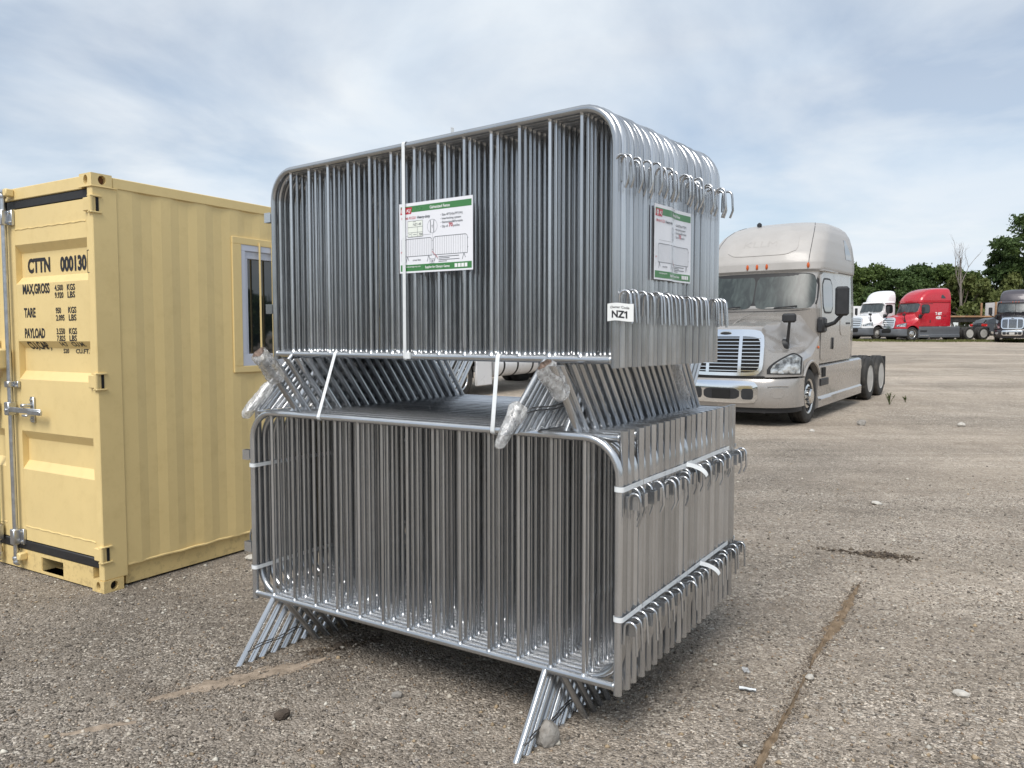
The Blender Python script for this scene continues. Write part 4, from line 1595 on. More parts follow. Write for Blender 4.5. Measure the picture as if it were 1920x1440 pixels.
# ------------------------------------------------------------------ printed signs
def fence_sign(label, fn, has_sticker, mat_fn=None, ncol=24):
    """Laminated landscape sheet; fn(u, v, h): u 0..1 across, v 0..1 up, h height off the sheet in metres."""
    e = thing('fence_sign', label, 'sign', fn(.5, 0, 0))
    o = Vector(e.location)
    F = lambda u, v, h: Vector(fn(u, v, h)) - o

    def sheet(name, mat_, u0, u1, v0, v1, h, parent, n=ncol, slant=0.0, thick=0.0004):
        P = np.zeros((n + 1, 2, 3))
        Q = np.zeros((n + 1, 2, 3))
        for i in range(n + 1):
            for j in range(2):
                u = u0 + (u1 - u0) * i / n + slant * j
                v = v0 + (v1 - v0) * j
                P[i, j] = F(u, v, h)
                Q[i, j] = F(u, v, h - thick)
        mb = MB().grid(P).grid(Q, flip=True)
        ring = [(i, 0) for i in range(n + 1)] + [(i, 1) for i in range(n, -1, -1)]
        vs = [tuple(P[r_]) for r_ in ring] + [tuple(Q[r_]) for r_ in ring]
        k = len(ring)
        mb.add(vs, [(a, (a + 1) % k, k + (a + 1) % k, k + a) for a in range(k)])
        return mb.build(name, mat_, parent, smooth=True, angle=50)

    def line(mb, u0, v0, u1, v1, w, h=.0012, asp=1.4):
        du, dv = (u1 - u0) * asp, v1 - v0
        ln = math.hypot(du, dv) or 1
        nu, nv = -dv / ln * w / asp, du / ln * w
        m_ = max(1, int(abs(u1 - u0) * 12))
        for q in range(m_):
            a, b = q / m_, (q + 1) / m_
            pa = (u0 + (u1 - u0) * a, v0 + (v1 - v0) * a)
            pb = (u0 + (u1 - u0) * b, v0 + (v1 - v0) * b)
            mb.add([F(pa[0] - nu, pa[1] - nv, h), F(pb[0] - nu, pb[1] - nv, h), F(pb[0] + nu, pb[1] + nv, h), F(pa[0] + nu, pa[1] + nv, h)], [(0, 1, 2, 3)])

    sh = sheet('sheet', M['paper'], 0, 1, 0, 1, .0006, e)
    sheet('title_band', M['green'], .02, .985, .865, .955, .0009, e)
    sheet('logo_block', M['red_print'], .015, .170, .845, .940, .0012, e, n=6, slant=.014)
    sheet('footer_band', M['green'], .015, .985, .025, .118, .0009, e)
    W_ = MB()
    T = lambda mb, s, u0, u1, v0, v1, bold=.02, slant=0, h=.0016: add_text(mb, s, u0, u1, v0, v1, lambda a, b: F(a, b, h), bold, slant)
    T(W_, 'Galvanized Fence', .435, .705, .888, .928)
    T(W_, 'KJ', .104, .156, .872, .914, .015, .2)
    T(W_, 'Supplier for Olympic Games', .365, .700, .056, .088)
    T(W_, 'industrialgroup.com', .10, .30, .080, .100, .01)
    # round emblem and pictogram squares
    n = 16
    for r0, r1 in ((.030, .038), (.010, .022)):
        for k in range(n):
            a, b = 2 * PI * k / n, 2 * PI * (k + 1) / n
            W_.add([F(.055 + r_ * math.cos(q) / 1.4, .892 + r_ * math.sin(q), .0016) for r_, q in ((r0, a), (r1, a), (r1, b), (r0, b))], [(0, 1, 2, 3)])
    for k in range(4):
        u = .765 + .043 * k
        W_.add([F(u, .046, .0016), F(u + .035, .046, .0016), F(u + .035, .098, .0016), F(u, .098, .0016)], [(0, 1, 2, 3)])
    tag(W_.build('white_lettering', M['white_print'], e, smooth=False, fix=False), kind='stuff')
    Rd = MB()
    T(Rd, 'Model: K1221', .035, .235, .770, .805, .012)
    T(Rd, '70', .690, .742, .610, .660, .03)
    line(Rd, .462, .290, .540, .195, .0035, .0014)
    T(Rd, '4FT', .018, .050, .290, .310)
    tag(Rd.build('red_lettering', M['red_print'], e, smooth=False, fix=False), kind='stuff')
    G = MB()
    T(G, 'Heavy-duty', .255, .440, .770, .805, .03)
    T(G, 'Size 4FT(H)x7FT(W)', .600, .870, .770, .800, .012)
    T(G, 'Interlocking system', .600, .850, .718, .746, .012)
    T(G, 'Galvanized&Portable', .600, .872, .666, .694, .012)
    T(G, 'Qty of', .600, .680, .608, .638, .012)
    T(G, 'pcs/lot', .748, .832, .608, .638, .012)
    for v in (.783, .730, .678, .622):
        line(G, .581, v, .587, v, .004)
    T(G, 'cross feet', .190, .305, .170, .196, .012)
    T(G, 'CE', .443, .482, .135, .170, .02)
    for v, w in ((.206, .270), (.185, .145), (.162, .275), (.140, .110)):   # lines of small print
        line(G, .552, v, .552 + w, v, .0045)
    # framed CE mark
    for a, b, c_, d_ in ((.430, .120, .492, .120), (.430, .186, .492, .186), (.430, .120, .430, .186), (.492, .120, .492, .186)):
        line(G, a, b, c_, d_, .0016)
    # detail circle with the two posts and the hook
    for k in range(28):
        a, b = 2 * PI * k / 28, 2 * PI * (k + 1) / 28
        line(G, .468 + .068 * math.cos(a), .640 + .095 * math.sin(a), .468 + .068 * math.cos(b), .640 + .095 * math.sin(b), .0018)
    line(G, .445, .550, .445, .700, .0055); line(G, .445, .700, .437, .730, .0055)
    line(G, .488, .550, .488, .700, .0055); line(G, .488, .700, .496, .730, .0055)
    line(G, .455, .640, .480, .655, .003); line(G, .470, .640, .470, .615, .003)
    # dimension lines
    line(G, .030, .170, .030, .490, .0014); line(G, .10, .530, .45, .530, .0014); line(G, .474, .45, .474, .545, .0014)
    # two barriers drawn in line
    for u0, u1, v0, v1, nb in ((.080, .462, .235, .485, 15), (.482, .930, .235, .490, 15)):
        r_ = .03
        line(G, u0, v0, u1, v0, .0035); line(G, u0, v0, u0, v1 - r_ * 1.4, .0035); line(G, u1, v0, u1, v1 - r_ * 1.4, .0035)
        line(G, u0 + r_, v1, u1 - r_, v1, .0035)
        for cx, a0 in ((u0 + r_, PI / 2), (u1 - r_, 0)):
            for k in range(5):
                a, b = a0 + k * PI / 10, a0 + (k + 1) * PI / 10
                line(G, cx + r_ * math.cos(a), v1 - r_ * 1.4 + r_ * 1.4 * math.sin(a), cx + r_ * math.cos(b), v1 - r_ * 1.4 + r_ * 1.4 * math.sin(b), .0035)
        for k in range(1, nb):
            u = u0 + (u1 - u0) * k / nb
            line(G, u, v0, u, v1, .0016)
        for u, dirn in ((u0 + .035, 1), (u1 - .045, 1)):
            line(G, u, v0, u - .022, v0 - .085, .004); line(G, u, v0, u + .020, v0 - .062, .004)
        for v in (v0 + .075, v0 + .20):
            line(G, u1, v, u1 + .010, v + .004, .005)
    tag(G.build('drawing_and_text', M['grey_print'], e, smooth=False, fix=False), kind='stuff')
    if has_sticker:
        st = sheet('sticker', M['paper2'], .125, .335, .515, .740, .0018, e, n=4)
        S = MB()
        for a, b, c_, d_ in ((.125, .515, .335, .515), (.125, .740, .335, .740), (.125, .515, .125, .740), (.335, .515, .335, .740), (.125, .652, .335, .652), (.125, .575, .335, .575),
                             (.262, .575, .262, .652), (.180, .515, .180, .575), (.262, .515, .262, .575)):
            line(S, a, b, c_, d_, .0022, .0022)
        T(S, 'NZ1-48', .198, .312, .672, .705, .01, .1, .0022)
        T(S, '704', .278, .328, .527, .560, .01, .2, .0022)
        line(S, .14, .55, .17, .55, .003, .0022); line(S, .20, .545, .25, .545, .003, .0022); line(S, .20, .727, .24, .727, .003, .0022)
        tag(S.build('sticker_writing', M['grey_print'], e, smooth=False, fix=False), kind='stuff')
    return e


def front_fn(u, v, h):
    s = -1.143 + .444 * u
    z = 1.930 + .318 * v + .004 * (1 - u)
    bow = .0012 * math.sin(u * 9)
    return frame_pt(FU, s, -.0115 - h + bow * .5, z)


def side_fn(u, v, h):
    d = .252 + .345 * u
    z = 1.872 + .302 * v
    w = .0045 * math.sin(u * 6.283 * 1.05 + .4) + .008 * math.exp(-((u - .40) / .11) ** 2)
    return frame_pt(FU, .0262 + h * 2.4 + w, d, z)


fence_sign('white and green fence sign hung on the front of the upper stack', front_fn, True)
fence_sign('creased white and green fence sign on the right side of the upper stack', side_fn, False)

# owner code tag on the first lower hook
tg = thing('owner_tag', 'small white owner code tag hung at the lower right corner of the upper stack', 'tag', frame_pt(FU, .027, -.030, 1.698))
ot = Vector(tg.location)


def tag_fn(u, v, h):
    return frame_pt(FU, -.024 + .106 * u, -.026 - h - .004 * math.sin(u * 3) + .010 * u, 1.698 + .066 * v + .003 * math.sin(u * 5)) - ot


P = np.array([[tag_fn(i / 10, j / 3, 0) for j in range(4)] for i in range(11)])
Q = np.array([[tag_fn(i / 10, j / 3, -.0006) for j in range(4)] for i in range(11)])
MB().grid(P).grid(Q, flip=True).build('tag_sheet', M['white_print'], tg)
t = MB()
add_text(t, 'Owner Code', .12, .85, .70, .84, lambda a, b: tag_fn(a, b, .0006), .012)
add_text(t, 'NZ1', .18, .78, .18, .56, lambda a, b: tag_fn(a, b, .0006), .035)
q = [tag_fn(a, b, .0006) for a, b in ((.665, .50), (.665, .42), (.735, .475), (.735, .56))]
t.add(q, [(0, 1, 2, 3)])
t.build('tag_lettering', M['ink'], tg, smooth=False, fix=False)

# ------------------------------------------------------------------ trucks
def patch(mb, fn, u0, u1, v0, v1, nu=8, nv=6, off=.006, back=.02, lim=None):
    """Panel following surface fn(u, v) -> (point, outward normal), raised by off, its rim reaching back."""
    P = np.zeros((nu + 1, nv + 1, 3))
    Q = np.zeros((nu + 1, nv + 1, 3))
    for i in range(nu + 1):
        for j in range(nv + 1):
            a, b = i / nu, j / nv
            if lim:
                a, b = lim(a, b)
            p, n = fn(u0 + (u1 - u0) * a, v0 + (v1 - v0) * b)
            P[i, j] = np.array(p) + np.array(n) * off
            Q[i, j] = np.array(p) - np.array(n) * back
    mb.grid(P)
    ring = [(i, 0) for i in range(nu)] + [(nu, j) for j in range(nv)] + [(i, nv) for i in range(nu, 0, -1)] + [(0, j) for j in range(nv, 0, -1)]
    vs = [tuple(P[r_]) for r_ in ring] + [tuple(Q[r_]) for r_ in ring]
    k = len(ring)
    mb.add(vs, [(a, (a + 1) % k, k + (a + 1) % k, k + a) for a in range(k)])
    return mb


def squircle(k=.25):
    """Round the corners of a unit patch."""
    def f(a, b):
        x, y = a * 2 - 1, b * 2 - 1
        return ((x * (1 - k * max(0, abs(y) - .0) ** 5 * abs(x) ** 3)) + 1) / 2, ((y * (1 - k * abs(x) ** 5 * abs(y) ** 3)) + 1) / 2
    return f


def surf_normal(f, e=.004):
    def g(u, v):
        p = np.array(f(u, v))
        du = np.array(f(u + e, v)) - np.array(f(u - e, v))
        dv = np.array(f(u, v + e)) - np.array(f(u, v - e))
        n = np.cross(du, dv)
        l = np.linalg.norm(n)
        return p, (n / l if l > 1e-12 else np.array([1., 0, 0]))
    return g


def wheel(name, parent, x, y, z, side, dual, rim_mat, hub_dark=False, r=.52):
    """One road wheel; side +1 left. Parts: tyre, rim."""
    w = .29 if not dual else .27
    e = bpy.data.objects.new(name, None)
    e.empty_display_size = .1
    COL.objects.link(e)
    e.parent = parent
    e.location = (x, y, z)
    T = MB()
    n = 36
    offs = [0.0] if not dual else [0.0, -side * .33]
    for o in offs:
        hw = w / 2
        prof = [(.315 * r / .52, -hw * .80), (.332 * r / .52, -hw * .98), (.42 * r / .52, -hw * 1.06), (r - .05, -hw), (r - .012, -hw * .86)]
        for q in (-.55, -.5, -.1, -.05, .05 + .05, .15, .5, .55):
            pass
        prof += [(r, -hw * .7), (r, -hw * .36), (r - .012, -hw * .34), (r - .012, -hw * .29), (r, -hw * .27), (r, hw * .0), (r, hw * .27), (r - .012, hw * .29), (r - .012, hw * .34), (r, hw * .36), (r, hw * .7)]
        prof += [(r - .012, hw * .86), (r - .05, hw), (.42 * r / .52, hw * 1.06), (.332 * r / .52, hw * .98), (.315 * r / .52, hw * .80)]
        T.lathe(prof, n, 'y', Matrix.Translation((0, o - side * w / 2, 0)))
    ty = T.build('tyre', M['tyre'], e, angle=30)
    Rm = MB()
    s = side
    if dual:
        prof = [(.288, -.01), (.292, .0), (.278, -.006), (.262, -.05), (.252, -.13), (.20, -.155), (.155, -.150), (.15, -.10), (.125, -.09), (.10, -.02), (0.0, -.01)]
    else:
        prof = [(.288, -.03), (.294, -.008), (.278, -.012), (.262, -.04), (.24, -.055), (.205, -.03), (.165, -.012), (.150, -.012), (.128, -.03), (.125, .03), (.11, .055), (0.0, .060)]
    ks = 1.12 * r / .52
    Rm.lathe([(a * ks, b * s) for a, b in prof], 30, 'y')
    Rm.lathe([(.286 * ks, -s * .03), (.286 * ks, -s * .26)], 24, 'y')
    rim = Rm.build('rim', rim_mat, e, angle=30)
    H = MB()
    for k in range(10):
        a = 2 * PI * k / 10
        cx, cz = .225 * ks * math.cos(a), .225 * ks * math.sin(a)
        yy = s * (-.135 if dual else -.036)
        Mx = Matrix.Translation((cx, yy, cz))
        H.lathe([(.028, -.012), (.028, .012 if not dual else .004)], 10, 'y', Mx)
    tag(H.build('rim_holes', M['hole'], e), kind='stuff')
    B = MB()
    for k in range(10):
        a = 2 * PI * (k + .5) / 10
        yy = s * (-.13 if dual else -.005)
        B.lathe([(.016, -.02), (.016, .022), (.008, .03)], 6, 'y', Matrix.Translation((.172 * math.cos(a), yy, .172 * math.sin(a))))
    tag(B.build('wheel_nuts', M['dark'] if hub_dark else rim_mat, e), kind='stuff')
    return e


def semi_truck(label, O, heading, paint, roof_paint, skirt_mat, bumper_mat, style, sleeper=True, far=False, pitch=0.0, rim=None, glass=None, tank=False, grille='wide'):
    """Tractor unit. x forward from the front axle, y to its left, z up."""
    root = thing('semi_truck', label, 'truck', O)
    root.rotation_euler = (0, pitch, heading)
    P_ = M[paint]
    PR = M[roof_paint]
    SK = M[skirt_mat]
    BP = M[bumper_mat]
    GL = M[glass or ('farglass' if far else 'windscreen')]
    xb = -3.45 if sleeper else -1.80

    # ---- cab shell
    if sleeper:
        Zt = [1.10, 1.40, 2.10, 2.20, 2.88, 2.915, 2.96, 3.10, 3.30, 3.55, 3.75, 3.90, 4.00, 4.06, 4.085]
        XF = [-.46, -.42, -.32, -.29, -.58, -.575, -.53, -.535, -.62, -.82, -1.06, -1.36, -1.74, -2.20, -2.70]
        HWd = [1.19, 1.205, 1.215, 1.215, 1.185, 1.19, 1.21, 1.215, 1.20, 1.16, 1.10, 1.01, .88, .70, .42]
        BL = [.30, .30, .36, .40, .38, .38, .42, .46, .56, .68, .78, .84, .86, .80, .5]
    else:
        Zt = [1.10, 1.40, 2.10, 2.20, 2.85, 2.89, 2.94, 3.02, 3.08, 3.10]
        XF = [-.46, -.42, -.32, -.29, -.57, -.57, -.54, -.60, -.80, -1.0]
        HWd = [1.19, 1.205, 1.215, 1.215, 1.185, 1.19, 1.20, 1.17, 1.05, .8]
        BL = [.30, .30, .36, .40, .38, .38, .42, .45, .45, .4]
    SE = 2.7
    fx = lambda z: float(np.interp(z, Zt, XF))
    hw = lambda z: float(np.interp(z, Zt, HWd))
    bl = lambda z: float(np.interp(z, Zt, BL))

    def front(v, z):
        w = hw(z)
        av = min(abs(v), 1.0)
        return (fx(z) - bl(z) * (1 - (1 - av ** SE) ** (1 / SE)), v * w, z)

    front_n = surf_normal(front)

    def side_s(sg):
        def f(x, z):
            return (x, sg * hw(z), z)
        g = surf_normal(f)

        def h(x, z):
            p, n = g(x, z)
            return p, n if n[1] * sg > 0 else -n
        return h

    zs = sorted(set(list(np.linspace(1.10, Zt[-1], 40)) + Zt))
    th = np.sin(np.linspace(-1, 1, 27) * PI / 2)
    loops = []
    for z in zs:
        lp = [front(v, z) for v in th]
        w = hw(z)
        xs_side = np.linspace(lp[-1][0], xb + .06, 8)[1:]
        left = [(x, w, z) for x in xs_side]
        right = [(x, -w, z) for x in xs_side[::-1]]
        bk = [(xb + .015, w * .985, z), (xb, w * .95, z), (xb, w * .5, z), (xb, 0, z), (xb, -w * .5, z), (xb, -w * .95, z), (xb + .015, -w * .985, z)]
        loops.append(lp + left + bk + right)
    A = np.array(loops)
    seam = 2.93
    k_cut = max(i for i, z in enumerate(zs) if z <= 2.93)
    body = MB().grid(A[:k_cut + 1], wrap=True)
    body.add(A[0].tolist(), [tuple(range(A.shape[1]))])
    cab = body.build('cab', P_, root, angle=38)
    rf = MB().grid(A[k_cut:], wrap=True)
    rf.add(A[-1].tolist(), [tuple(range(A.shape[1]))])
    roof = rf.build('roof_cap', PR, root, angle=38)
    if sleeper:
        for sg in (-1, 1):
            # thin seam between the front panel and the shoulders of the roof
            pts = []
            for z in np.linspace(2.955, 4.0, 18):
                p, n = front_n(sg * (.80 + .03 * (z - 3)), z)
                pts.append(tuple(p + n * .001))
            MB().tube(pts, .006, 5).build('panel_seam', M['dark'], roof)
            h = side_s(sg)
            mb = MB()
            lim = lambda a, b: (.5 + (a - .5) * (1 - .75 * b ** 2) + .25 * (1 - b) * 0 - .18 * b, b)
            patch(mb, h, -2.62 if style != 'new' else -2.55, -3.12 if style != 'new' else -2.95, 3.24, 3.66 if style != 'new' else 3.52, 6, 6, .006, .02, lim)
            mb.build('sleeper_window', M['sideglass'], roof)
            mb = MB()
            pts = [h(x, 2.93 + .03 * (x > -.9))[0] + h(x, 2.93)[1] * .002 for x in np.linspace(-.95, xb + .08, 10)]
            MB().tube([tuple(p) for p in pts], .007, 5).build('panel_seam', M['dark'], cab)
            mb = MB()
            patch(mb, h, -2.20, -3.05, 1.62, 2.62, 8, 8, .010, .02, squircle(.12))
            mb.build('side_hatch', P_, cab, angle=30)
            MB().cbox(-3.04, -2.70, sg * 1.215 - .01, sg * 1.215 + .016, 1.86, 1.90, .004).build('vent', M['dark'], cab)
        if style == 'klm':
            # raised shield on the roof front and the ghost of removed letters
            mb = MB()
            patch(mb, front_n, -.58, .62, 3.26, 3.80, 16, 8, .010, .01, squircle(.16))
            mb.build('roof_panel', PR, roof, angle=50)
            t = MB()
            add_text(t, 'KLLM', -.30, .28, 3.44, 3.56, lambda a, b: tuple(np.array(front_n(a, b)[0]) + front_n(a, b)[1] * .0125), .0)
            t.build('faded_letters', M['ghost'], roof, smooth=False, fix=False)
    else:
        # roof fairing: rounded wind deflector standing on the cab
        Zf = [2.98, 3.10, 3.35, 3.60, 3.78, 3.88, 3.92]
        Xf = [-.78, -.76, -.86, -1.02, -1.22, -1.42, -1.55]
        Wf = [1.08, 1.10, 1.09, 1.05, .96, .80, .5]
        xbf = -1.95
        lps = []
        for z in np.linspace(2.98, 3.92, 18):
            w = float(np.interp(z, Zf, Wf)); x0 = float(np.interp(z, Zf, Xf))
            lp = [(x0 - .5 * (1 - (1 - min(1, abs(v)) ** 2.6) ** (1 / 2.6)), v * w, z) for v in th]
            lp += [(xbf + .02, w, z), (xbf, w * .96, z), (xbf, 0, z), (xbf, -w * .96, z), (xbf + .02, -w, z)]
            lps.append(lp)
        F_ = np.array(lps)
        fb = MB().grid(F_, wrap=True)
        fb.add(F_[-1].tolist(), [tuple(range(F_.shape[1]))])
        fb.build('roof_fairing', PR, root, angle=38)
        MB().cbox(xbf - .05, xbf + .01, -1.0, 1.0, 1.2, 3.85, .02).build('cab_extender', M['dark'], root)

    # ---- windscreen, side glass, doors
    zw0, zw1 = 2.185, 2.865
    mb = MB()
    patch(mb, front_n, -.975, .975, zw0 - .05, zw1 + .035, 26, 6, .004, .01, squircle(.10))
    mb.build('windscreen_seal', M['rubber'], cab, angle=60)
    ws = MB()
    for a, b in ((-.94, -.012), (.012, .94)):
        patch(ws, front_n, a, b, zw0, zw1, 18, 6, .008, .004, squircle(.10))
    ws.build('windscreen', GL, cab, angle=60)
    for y in (-.55, .35):
        pts = [tuple(front_n(y + .35 * t, zw0 + .005 + .035 * t)[0] + front_n(y + .35 * t, zw0 + .02)[1] * .03) for t in np.linspace(0, 1, 6)]
        MB().tube(pts, .012, 6).build('wiper', M['dark'], cab)
    for sg in (-1, 1):
        h = side_s(sg)
        mb = MB()
        lim = lambda a, b: (a * (1 - .0) + (1 - a) * (.10 * (1 - b) * 0), b)
        patch(mb, h, -.70, -1.66, 1.16, 2.885, 10, 12, .012, .02, squircle(.06))
        door = mb.build('door', P_, cab, angle=30)
        mb = MB()
        limw = lambda a, b: squircle(.18)(a, b)
        patch(mb, h, -.765, -1.53, 2.085, 2.785, 8, 8, .016, .01, limw)
        mb.build('window_seal', M['rubber'], door, angle=40)
        mb = MB()
        patch(mb, h, -.80, -1.495, 2.12, 2.75, 8, 8, .019, .004, limw)
        mb.build('side_window', M['sideglass'], door, angle=40)
        MB().cbox(-1.60, -1.535, sg * 1.20 - .02, sg * 1.20 + .045, 1.36, 1.60, .012).build('door_handle', M['dark'], door)
        MB().cbox(-1.78, -.75, sg * 1.19 - .04, sg * 1.19 + .075, 2.905, 2.935, .012).build('drip_rail', P_, cab)
        # main mirror on its arm
        mr = bpy.data.objects.new('wing_mirror', None)
        mr.empty_display_size = .1
        COL.objects.link(mr)
        mr.parent = root
        mr.location = (-.62, sg * 1.22, 1.85)
        MB().cbox(-.16, .10, -.05 * 1, .10, -.14, .16, .04, Matrix.Diagonal((1, sg, 1, 1))).build('mirror_base', M['dark'], mr)
        MB().tube([(-.04, sg * .06, -.02), (-.02, sg * .26, .05), (.02, sg * .42, .22)], [.045, .038, .035], 10).build('mirror_arm', M['dark'], mr)
        hd = MB()
        Mx = Matrix.Translation((.02, sg * .40, .45)) @ Matrix.Rotation(sg * .22, 4, 'Z')
        hd.cbox(-.06, .08, -.125, .125, -.27, .29, .04, Mx)
        hd.build('mirror_head', M['dark'], mr, angle=25)

    # ---- hood with fenders, one skin
    def hx0(y):
        a = max(0.0, abs(y) - .50) / .72
        return 1.10 - .62 * a ** 2.2

    def hood(y, t):
        ay = abs(y)
        x0 = hx0(y)
        x1 = -.56
        x = x0 + (x1 - x0) * t
        zt_ = 1.835 + .255 * t ** .85 - .03 * (ay / .6) ** 2 * (ay < .7)
        if t < .14:
            zt_ -= .05 * ((.14 - t) / .14) ** 2
        w1 = .52 + .40 * t
        w2 = .80 + .36 * t ** 1.1
        f = min(1, max(0, (ay - w1) / (w2 - w1)))
        f = f * f * (3 - 2 * f)
        zf = 1.37 + .07 * math.sin(min(1, t * 1.5) * PI * .5) + .34 * max(0, (t - .45) / .55) ** 1.6
        z = zt_ + (zf - zt_) * f
        if ay > 1.02:
            z -= .16 * ((ay - 1.02) / .20) ** 2.2
        return x, y, z

    ys = [v for v in (-1.22, -1.20, -1.15, -1.08, -1.0, -.93, -.87, -.81, -.75, -.68, -.60, -.52, -.40, -.25, -.1)]
    ys = ys + [0.0] + [-v for v in ys[::-1]]
    ts = [0, .02, .05, .10, .15, .22, .30, .38, .46, .54, .62, .70, .78, .86, .93, 1.0]
    H_ = np.array([[hood(y, t) for y in ys] for t in ts])
    hb = MB().grid(H_)
    # front skin down to the bumper
    zb = .93
    rows = []
    for k in range(7):
        u = k / 6
        rows.append([(H_[0, j, 0] + .05 * math.sin(u * PI * .5) + .09 * u * (abs(y) < .62), y, H_[0, j, 2] + (zb - H_[0, j, 2]) * u) for j, y in enumerate(ys)])
    hb.grid(np.array(rows))
    # sides of the fenders with the wheel arch cut out
    for sg in (-1, 1):
        j = 0 if sg < 0 else len(ys) - 1
        top = [H_[i, j] for i in range(len(ts))]
        bot, lip = [], []
        for p in top:
            x = p[0]
            za = .52 + math.sqrt(max(0, .655 ** 2 - (x + .02) ** 2)) if abs(x + .02) < .655 else 0.93
            za = max(za, .93)
            bot.append((x, sg * 1.225, min(za, p[2] - .02)))
            lip.append((x, sg * 1.12, min(za, p[2] - .02) - .01))
        hb.grid(np.array([top, bot, lip]))
    hood_o = hb.build('hood', P_, root, angle=32)
    if style in ('klm', 'plain'):
        MB().tube([(1.02, 0, 1.815), (.6, 0, 1.945), (.2, 0, 2.035), (-.25, 0, 2.10)], .014, 6).build('hood_ridge', P_, hood_o)
    for sg in (-1, 1):
        # wheel arch liner
        lin = MB()
        P2 = np.array([[(.64 * math.cos(a) - .02, sg * yy, .54 + .64 * math.sin(a)) for yy in (.55, 1.10)] for a in np.linspace(-.25, PI + .1, 16)])
        lin.grid(P2)
        lin.build('arch_liner', M['dark'], root)
        # arch lip
        pts = [(.662 * math.cos(a) - .02, sg * 1.235, .52 + .662 * math.sin(a)) for a in np.linspace(.65, PI - .62, 14)]
        MB().tube(pts, .028, 6).build('arch_lip', P_, root)

    # ---- headlamps on the swept corner
    def face(y, z):
        j0 = hx0(y)
        zt0 = hood(y, 0)[2]
        u = (zt0 - z) / max(.05, zt0 - zb)
        return (j0 + .05 * math.sin(max(0, min(1, u)) * PI * .5) + .09 * u * (abs(y) < .62), y, z)

    for sg in (-1, 1):
        g0 = surf_normal(lambda a, b: face(sg * a, b))

        def gf(a, b):
            p, n = g0(a, b)
            return p, (n if n[0] > 0 else -n)
        if style == 'new':
            limh = lambda a, b: (a, .42 + (b - .5) * (.30 + .45 * a) + .25 * a)
        else:
            limh = lambda a, b: (a, b * (.20 + .80 * min(1, a * 1.35) ** .7 - .22 * max(0, (a - .75) / .25) ** 2) + 0.06 * (1 - a))
        mb = MB()
        patch(mb, gf, .745, 1.205, .965, 1.36, 14, 8, .006, .02, limh)
        hl = mb.build('headlamp_housing', M['dark'], root, angle=60)
        mb = MB()
        patch(mb, gf, .80, 1.185, .985, 1.335, 14, 8, .012, .004, limh)
        mb.build('headlight', M['headlamp'], root, angle=60)
        # hood mirror on its stalk
        hm = bpy.data.objects.new('hood_mirror', None)
        hm.empty_display_size = .1
        COL.objects.link(hm)
        hm.parent = root
        hm.location = (.40, sg * .88, 1.50)
        MB().lathe([(.0, .05), (.055, .045), (.085, .0), (.09, -.06)], 12, 'y', Matrix.Diagonal((1, sg, 1.25, 1))).build('stalk_foot', M['dark'], hm)
        MB().tube([(.0, sg * .02, .02), (.06, sg * .05, .16), (.16, sg * .10, .42)], [.034, .030, .026], 8).build('stalk', M['dark'], hm)
        Mx = Matrix.Translation((.18, sg * .10, .50)) @ Matrix.Rotation(sg * .25, 4, 'Z')
        MB().cbox(-.055, .055, -.125, .125, -.085, .085, .035, Mx).build('mirror_head', M['dark'], hm, angle=25)
        # side lamp
        MB().lathe([(.0, .022), (.022, .018), (.03, 0)], 10, 'y', Matrix.Translation((-.50, sg * 1.225, 1.43)) @ Matrix.Diagonal((1, sg, 1, 1))).build('side_lamp', M['amber'], root)

    # ---- grille
    gr = bpy.data.objects.new('grille', None)
    gr.empty_display_size = .1
    COL.objects.link(gr)
    gr.parent = root
    gw_t, gw_b, gz0, gz1 = .71, .64, .955, 1.80

    def gface(y, z):
        u = (1.80 - z) / .85
        return (1.115 + .05 * math.sin(max(0, min(1, u)) * PI * .5) + .09 * u - .03 * (abs(y) / .6) ** 2.4, y, z)

    gn0 = surf_normal(gface)

    def gn(a, b):
        p, n = gn0(a, b)
        return p, (n if n[0] > 0 else -n)

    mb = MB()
    patch(mb, gn, -.74, .74, .86, .955, 16, 2, .012, .05)  # near-black strip standing in for the shade between grille and bumper
    mb.build('shade_gap_strip', M['hole'], gr, angle=50)
    mb = MB()
    patch(mb, gn, -gw_t, gw_t, gz0, gz1, 20, 8, .018, .03, squircle(.10))
    mb.build('grille_surround', M['chrome'], gr, angle=50)
    z0i, z1i = (gz0 + .06, gz1 - .13) if style != 'new' else (gz0 + .05, gz1 - .09)
    wi = .645 if style != 'new' else .62
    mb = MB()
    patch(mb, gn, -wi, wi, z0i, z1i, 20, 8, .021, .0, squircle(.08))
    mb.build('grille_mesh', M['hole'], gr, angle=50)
    nbar = {'klm': 10, 'plain': 12, 'new': 5}[style]
    for k in range(nbar):
        z = z0i + (z1i - z0i) * (k + .5) / nbar
        bh = .0062 if style != 'new' else .040
        mb = MB()
        patch(mb, gn, -wi, wi, z - bh, z + bh, 16, 1, .040, .0)
        mb.build('grille_bar', M['chrome'], gr, angle=50)
    vb = {'klm': [.30, -.30], 'plain': [-.26, .30], 'new': []}[style]
    for y in vb:
        mb = MB()
        lims = lambda a, b: (a, b)
        patch(mb, gn, y - .03, y + .03, z0i, z1i, 2, 6, .046, .0)
        mb.build('grille_upright', M['chrome'], gr, angle=50)
    if style != 'new':
        p, n = gn(0, gz1 - .07)
        em = MB().lathe([(.0, .012), (.9, .010), (1.0, .0)], 20, 'x')
        em.v = [(v[0] + p[0] + .012, v[1] * .12 + p[1], v[2] * .040 + p[2]) for v in em.v]
        em.build('emblem', M['alloy'], gr)
        em = MB().lathe([(.0, .004), (.9, .004), (1.0, .0)], 20, 'x')
        em.v = [(v[0] + p[0] + .0235, v[1] * .100 + p[1], v[2] * .026 + p[2]) for v in em.v]
        em.build('emblem_inset', M['dark'], gr)

